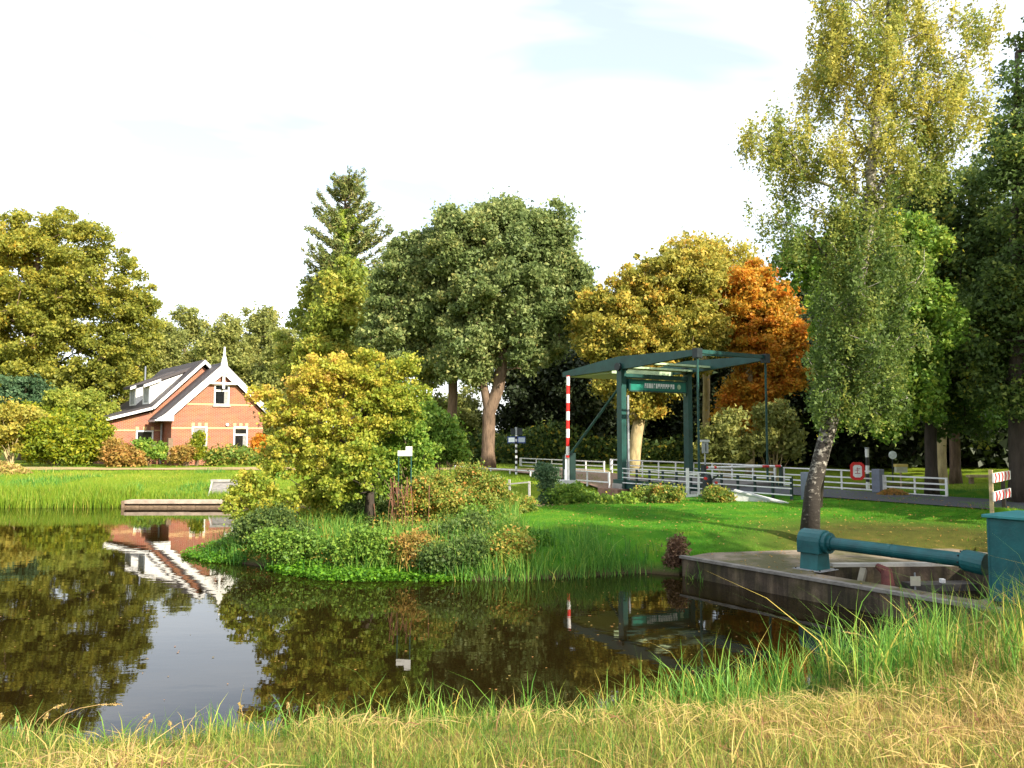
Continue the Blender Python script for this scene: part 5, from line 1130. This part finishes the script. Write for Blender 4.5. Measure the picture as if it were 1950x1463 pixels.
tint = np.clip(rng.normal(size=n) * .28 + .50 + .20 * np.clip((x - 4.6) / 1.5, 0, 1) + .10 * fnoise(x, y, 3, 51), 0, .98)
grass('reeds', 'green reeds and sedge fringing the near water edge', G_REED, x, y, H, rng.uniform(.008, .021, n), .42, .24, tint, 3, np.maximum(height(x, y) - .02, -.06))
# tall seed stems, single
def stem_plant(label, px, D, h, bend, side, col, seed):
    r = np.random.default_rng(seed); b = ground_at(px, D, .02); b[2] = max(b[2], -.02); s_ = thing('grass_stem', label, 'grass stem', b, 0, 'tall bent grass stems on the near bank')
    pts = [np.array((side * bend * h * t ** 2.2, -.03 * t, h * (t - .30 * bend * t ** 3))) for t in np.linspace(0, 1, 8)]
    part(s_, 'stalk', MB().tube(pts, [.0042 * (1 - t * .6) for t in np.linspace(0, 1, 8)], 5), col)
    m = 60; i = r.uniform(.80, 1.0, m); q = np.array([pts[6] + (pts[7] - pts[6]) * ((t - .80) / .2) for t in i]) + r.normal(size=(m, 3)) * .006
    link('seed_head', leaves('seed_head', q, r.normal(size=(m, 3)), r.uniform(.012, .026, m), r.uniform(.7, .95, m), r, 2.5, np.tile(pts[7] - pts[6], (m, 1)) + r.normal(size=(m, 3)) * .02), G_NEAR, s_)
STRAW = mat('straw_stem', (.46, .30, .12), .8, .25, 9)
for i, (px, D, h, bd_, sd_) in enumerate([(75, 7.4, .50, .65, 1), (95, 7.4, .34, .25, 1), (100, 7.3, .62, 1.15, 1), (20, 7.2, .30, .1, 1), (62, 7.3, .30, .1, -1), (268, 7.4, .36, .45, 1), (285, 7.4, .30, .35, 1), (345, 7.4, .26, .1, -1), (480, 7.5, .40, .15, -1), (352, 7.2, .22, .7, 1),
                                          (565, 7.6, .36, .1, -1), (612, 7.6, .34, .05, 1), (590, 7.6, .30, .5, 1), (775, 7.7, .26, .9, 1), (775, 7.7, .24, .6, 1), (1090, 7.8, .28, .6, 1), (1290, 8.0, .30, .05, 1), (1590, 8.6, .50, .8, 1), (1690, 8.9, .62, .9, -1), (1745, 9.0, .78, .2, -1), (1760, 8.9, .70, .9, 1), (1640, 8.6, .46, 1.0, 1), (1885, 9.2, .72, .12, 1), (1925, 8.7, .66, .1, -1), (1805, 9.0, .5, .6, 1), (1835, 8.6, .5, .4, -1)]):
    stem_plant('thin straw coloured grass stem arching over the near water edge', px, D, h, bd_, sd_, STRAW, 300 + i)
# broad iris leaves, single clumps
for i, (px, D, nb_, h, lab) in enumerate([(915, 7.8, 5, .34, 'clump of broad upright iris leaves in the middle of the near water edge'), (985, 7.85, 4, .22, 'small clump of broad iris leaves, second from the middle of the near edge'), (430, 7.55, 5, .24, 'bright green leaf clump by the sky reflection'), (1345, 8.2, 7, .40, 'clump of tall iris leaves where the bridge reflection ends'), (1500, 8.4, 8, .42, 'dense clump of tall iris leaves before the orange reflection'), (1160, 8.0, 6, .26, 'iris leaves beside the bright gap of water'), (1720, 8.9, 7, .6, 'tall yellowing iris leaves under the concrete weir edge')]):
    r = np.random.default_rng(400 + i); b = ground_at(px, D, .03); b[2] = max(b[2], -.05); n = nb_ * 3
    P = r.normal(size=(n, 3)) * (.045, .03, 0); D2 = np.stack([r.normal(size=n) * .18, r.normal(size=n) * .12], 1)
    o = link('iris_clump', blades('iris_clump', P, h * r.uniform(.6, 1.05, n), r.uniform(.018, .034, n), D2, .08, np.clip(r.normal(size=n) * .18 + (.75 if px == 1720 else .45), 0, 1), r, 4), G_REED, None, b)
    tag(o, lab, 'plant', 'iris clumps at the near edge')
# lawn on the peninsula
x, y, d = scatter(100000, -1.5, 14, 16.0, 25.5, rng, lambda x, y, d: (d > .5)); n = len(x)
kw_ = rng.uniform(0, 1, n) > .92 * np.clip((4.6 - np.hypot(x - 8.5, y - 17.0)) / 2.0, 0, 1); x, y, d = x[kw_], y[kw_], d[kw_]; n = len(x)
grass('lawn', 'short bright green mown lawn round the birch', G_LAWN, x, y, rng.uniform(.025, .075, n) * (1 + .8 * (fnoise(x, y, 2, 4) > .4)), rng.uniform(.008, .014, n), .5, .2, np.clip(.45 + .30 * fnoise(x, y, .9, 6) + rng.normal(size=n) * .15, 0, 1), 1)
# reeds round the point
x, y, d = scatter(52000, -8.5, 3.6, 14.6, 20.5, rng, lambda x, y, d: (d > -.25) & (d < 1.7)); 
k = rng.uniform(0, 1, len(x)) < .10 + .50 * fnoise(x, y, 2.1, 12) + .18 * ((x > -1) & (x < 3.2)); x, y, d = x[k], y[k], d[k]; n = len(x)
H = (.18 + .40 * rng.uniform(0, 1, n) ** 1.3) * (1 + .45 * np.clip(fnoise(x, y, 1.9, 13), -1, 1)) * np.clip(1.15 - .28 * d, .4, 1.2) * np.where(x > -1.2, 1.15, .9)
grass('reeds', 'reeds and nettles fringing the grassy point', G_REED, x, y, H, rng.uniform(.010, .022, n), .48, .22, np.clip(rng.normal(size=n) * .26 + .30 + .15 * fnoise(x, y, 3, 19) - .12 * (x < -3.4), 0, .95), 2, np.maximum(height(x, y) - .02, -.05))
# wild tall grass and stalks standing up through the weeds
x, y, d = scatter(26000, -7.5, 1.8, 15.4, 23, rng, lambda x, y, d: (d > .05) & (x < .6 + .9 * fnoise(x, y, .8, 33)) & (fnoise(x, y, 1.5, 37) > -.1)); n = len(x)
grass('wild_grass', 'tall wild grass and dry stalks standing between the weeds of the grassy point', G_REED, x, y, rng.uniform(.2, .9, n) ** 1.2 * (1 + .4 * fnoise(x, y, 2.2, 39)), rng.uniform(.008, .018, n), .45, .22, np.clip(rng.normal(size=n) * .28 + .42, 0, 1), 2)
# mixed low weeds over the point
x, y, d = scatter(60000, -8, 1.6, 15.2, 22.5, rng, lambda x, y, d: (d > .12) & (x < .3 + .9 * fnoise(x, y, .8, 33)) & (fnoise(x, y, 1.9, 34) > -.45)); n = len(x)
z = height(x, y) + rng.uniform(0, 1, n) ** 1.2 * (.22 + .20 * fnoise(x, y, 2.4, 35))
o = link('weeds', leaves('weeds', np.stack([x, y, z], 1), rng.normal(size=(n, 3)) * .9 + (0, 0, .8), rng.uniform(.03, .075, n), np.clip(.46 + .36 * fnoise(x, y, 1.7, 36) + rng.normal(size=n) * .2, 0, 1), rng, 1.8), L_WEED); tag(o, 'mixed low weeds and nettles covering the grassy point', 'weeds', kind='stuff')
# dark undergrowth at the foot of the wood and behind the oaks
n = 26000; px_ = rng.uniform(690, 1480, n); D_ = rng.uniform(50, 56, n); xx = (px_ - CXP) / FPX * D_; z = height(xx, D_) + rng.uniform(0, 1, n) ** 1.1 * (1.9 + .9 * fnoise(xx, D_, .6, 38))
o = link('undergrowth', leaves('undergrowth', np.stack([xx, D_, z], 1), rng.normal(size=(n, 3)) + (0, -.2, .5), rng.uniform(.18, .34, n), rng.uniform(0, 1, n), rng, 1.5), L_DARK); tag(o, 'dark undergrowth along the foot of the wood behind the oaks', 'undergrowth', kind='stuff')
# floating bright water plants
def matplants(label, poly, n, zmax):
    poly = np.array([onz(px, py, 0.0)[:2] for px, py in poly]); lo, hi = poly.min(0), poly.max(0)
    x = rng.uniform(lo[0], hi[0], n * 3); y = rng.uniform(lo[1], hi[1], n * 3); k = sdf(x, y, poly) < .10 * fnoise(x, y, 5, 3); x, y = x[k][:n], y[k][:n]; m = len(x)
    z = np.maximum(.01, height(x, y)) + rng.uniform(0, 1, m) ** 2 * zmax * (1 + .6 * fnoise(x, y, 4, 2))
    o = link('water_plants', leaves('water_plants', np.stack([x, y, z], 1), rng.normal(size=(m, 3)) * .5 + (0, 0, 1), rng.uniform(.04, .085, m), rng.uniform(0, 1, m), rng, 1.2), L_MAT); tag(o, label, 'water plants', kind='stuff')
matplants('bright green water plants floating before the weed bushes', [(505, 1083), (560, 1078), (680, 1082), (760, 1088), (850, 1090), (900, 1104), (850, 1110), (760, 1108), (680, 1108), (600, 1106), (545, 1096)], 9000, .14)
matplants('bright green water plants floating off the tip of the grassy point', [(340, 1060), (400, 1045), (470, 1040), (520, 1060), (470, 1075), (400, 1072)], 4500, .16)
matplants('bright green water plants at the lawn corner of the pond', [(880, 1085), (960, 1062), (1040, 1070), (1060, 1084), (980, 1090), (920, 1096)], 5000, .16)
# far bank: reeds and meadow
x, y, d = scatter(26000, -23, -9.0, 30.4, 33.2, rng, lambda x, y, d: (d > -.25) & (d < 1.5) & ~((x > -14.9) & (x < -10.0) & (d < .45))); n = len(x)
grass('reeds', 'pale green reeds along the far water line below the house', G_BANK, x, y, rng.uniform(.25, .75, n) * np.where(x < -15, 1.0, .45), rng.uniform(.016, .03, n), .25, .15, np.clip(rng.normal(size=n) * .2 + .42 + .1 * (rng.uniform(0, 1, n) < .1), 0, 1), 2, np.maximum(height(x, y) - .02, -.05))
x, y, d = scatter(60000, -26, 4, 31.5, 46, rng, lambda x, y, d: (d > .9) & ~((y > 41.4) & (y < 44.3))); n = len(x)
grass('meadow_grass', 'sunlit meadow grass on the far bank below the house', G_BANK, x, y, rng.uniform(.05, .16, n) * (1 + 1.0 * (fnoise(x, y, .8, 21) > .5)), rng.uniform(.018, .03, n), .5, .2, np.clip(.40 + .28 * fnoise(x, y, .7, 22) + rng.normal(size=n) * .17, 0, .95), 1)
x, y, d = scatter(16000, -24, -8, 31.6, 40.5, rng, lambda x, y, d: (d > .6) & (fnoise(x, y, .9, 91) > .25)); n = len(x)
grass('meadow_grass', 'taller dark green weeds in the far bank grass', G_REED, x, y, rng.uniform(.10, .42, n), rng.uniform(.02, .04, n), .5, .2, np.clip(rng.normal(size=n) * .25 + .30, 0, 1), 1)
x, y, d = scatter(30000, 9, 34, 26, 46, rng, lambda x, y, d: d > .6); n = len(x)
grass('meadow_grass', 'sunlit grass of the far lawn beyond the white fence', G_BANK, x, y, rng.uniform(.05, .12, n), rng.uniform(.018, .03, n), .5, .2, np.clip(.30 + .25 * fnoise(x, y, .7, 23) + rng.normal(size=n) * .17, 0, .95), 1)
# straw heap and leaf heap
def heap(name, label, px, D, w, h, n, size, m, seed):
    r = np.random.default_rng(seed); b = ground_at(px, D, 0); a = r.uniform(0, 6.283, n); q = r.uniform(0, 1, n) ** .6
    x = np.cos(a) * q * w; yv = np.sin(a) * q * w * .7; z = h * (1 - q ** 2) * r.uniform(.6, 1.05, n)
    o = link(name, leaves(name, np.stack([x, yv, z], 1), r.normal(size=(n, 3)) + (0, -.3, .8), size * r.uniform(.6, 1.4, n), r.uniform(.3, 1, n), r, 4 if name == 'straw_heap' else 1.4), m, None, b); tag(o, label, 'heap')
heap('straw_heap', 'heap of pale cut straw on the far bank at the picture edge', 0, 39, 1.5, .55, 2600, .22, G_NEAR, 500)
heap('leaf_heap', 'low heap of fallen brown leaves behind the white fence', 1697, 26.9, .55, .22, 900, .08, L_RUSTY, 501)
# fallen leaves on lawn and weir
n = 1500; x, y, d = scatter(n, 1, 13, 16, 26, rng, lambda x, y, d: d > .4); n = len(x)
tag(link('fallen_leaves', leaves('fallen_leaves', np.stack([x, y, height(x, y) + .035], 1), rng.normal(size=(n, 3)) * .3 + (0, 0, 1), rng.uniform(.04, .07, n), rng.uniform(.2, 1, n), rng, 1.4), L_RUSTY), 'fallen brown leaves scattered over the lawn', 'leaves', kind='stuff')
n = 420; t = rng.uniform(0, 7.5, n); w_ = rng.uniform(.02, 2.4, n) ** 1.0; P = np.array([K(a_, b_, ZS + .008) for a_, b_ in zip(t, w_)]); pp = np.array([(v.x, v.y) for v in pit]); oo = np.array([(v.x, v.y) for v in outer])
k = (sdf(P[:, 0], P[:, 1], pp) > .05) & (sdf(P[:, 0], P[:, 1], oo) < -.05); P = P[k]; n = len(P)
tag(link('fallen_leaves', leaves('fallen_leaves', P, rng.normal(size=(n, 3)) * .2 + (0, 0, 1), rng.uniform(.03, .06, n), rng.uniform(0, 1, n), rng, 1.4), L_RUSTY), 'fallen leaves on the concrete weir', 'leaves', kind='stuff')
n = 500; x = rng.uniform(-9, 4, n); y = rng.uniform(8.5, 24, n); k = sdf(x, y, SHORE) < -.1; x, y = x[k], y[k]; n = len(x)
tag(link('floating_leaves', leaves('floating_leaves', np.stack([x, y, np.full(n, .006)], 1), rng.normal(size=(n, 3)) * .03 + (0, 0, 1), rng.uniform(.02, .05, n), rng.uniform(.3, 1, n), rng, 1.4), L_RUSTY), 'small leaves floating on the pond', 'leaves', kind='stuff')
# dead overhanging stems at the weir corner
shrub('dead_bush', 'brown dead sedge hanging over the corner of the concrete weir', 'plant', 1290, 16.5, [(1292, 1040, 18, 28), (1280, 1065, 14, 20)], 60, 60, .12, .07, leafmat('dead_sedge', [(0, (.06, .035, .02)), (.6, (.16, .085, .05)), (1, (.30, .20, .10))], .2), 510, aspect=4, sr=.008, stems=4, hang=.2)
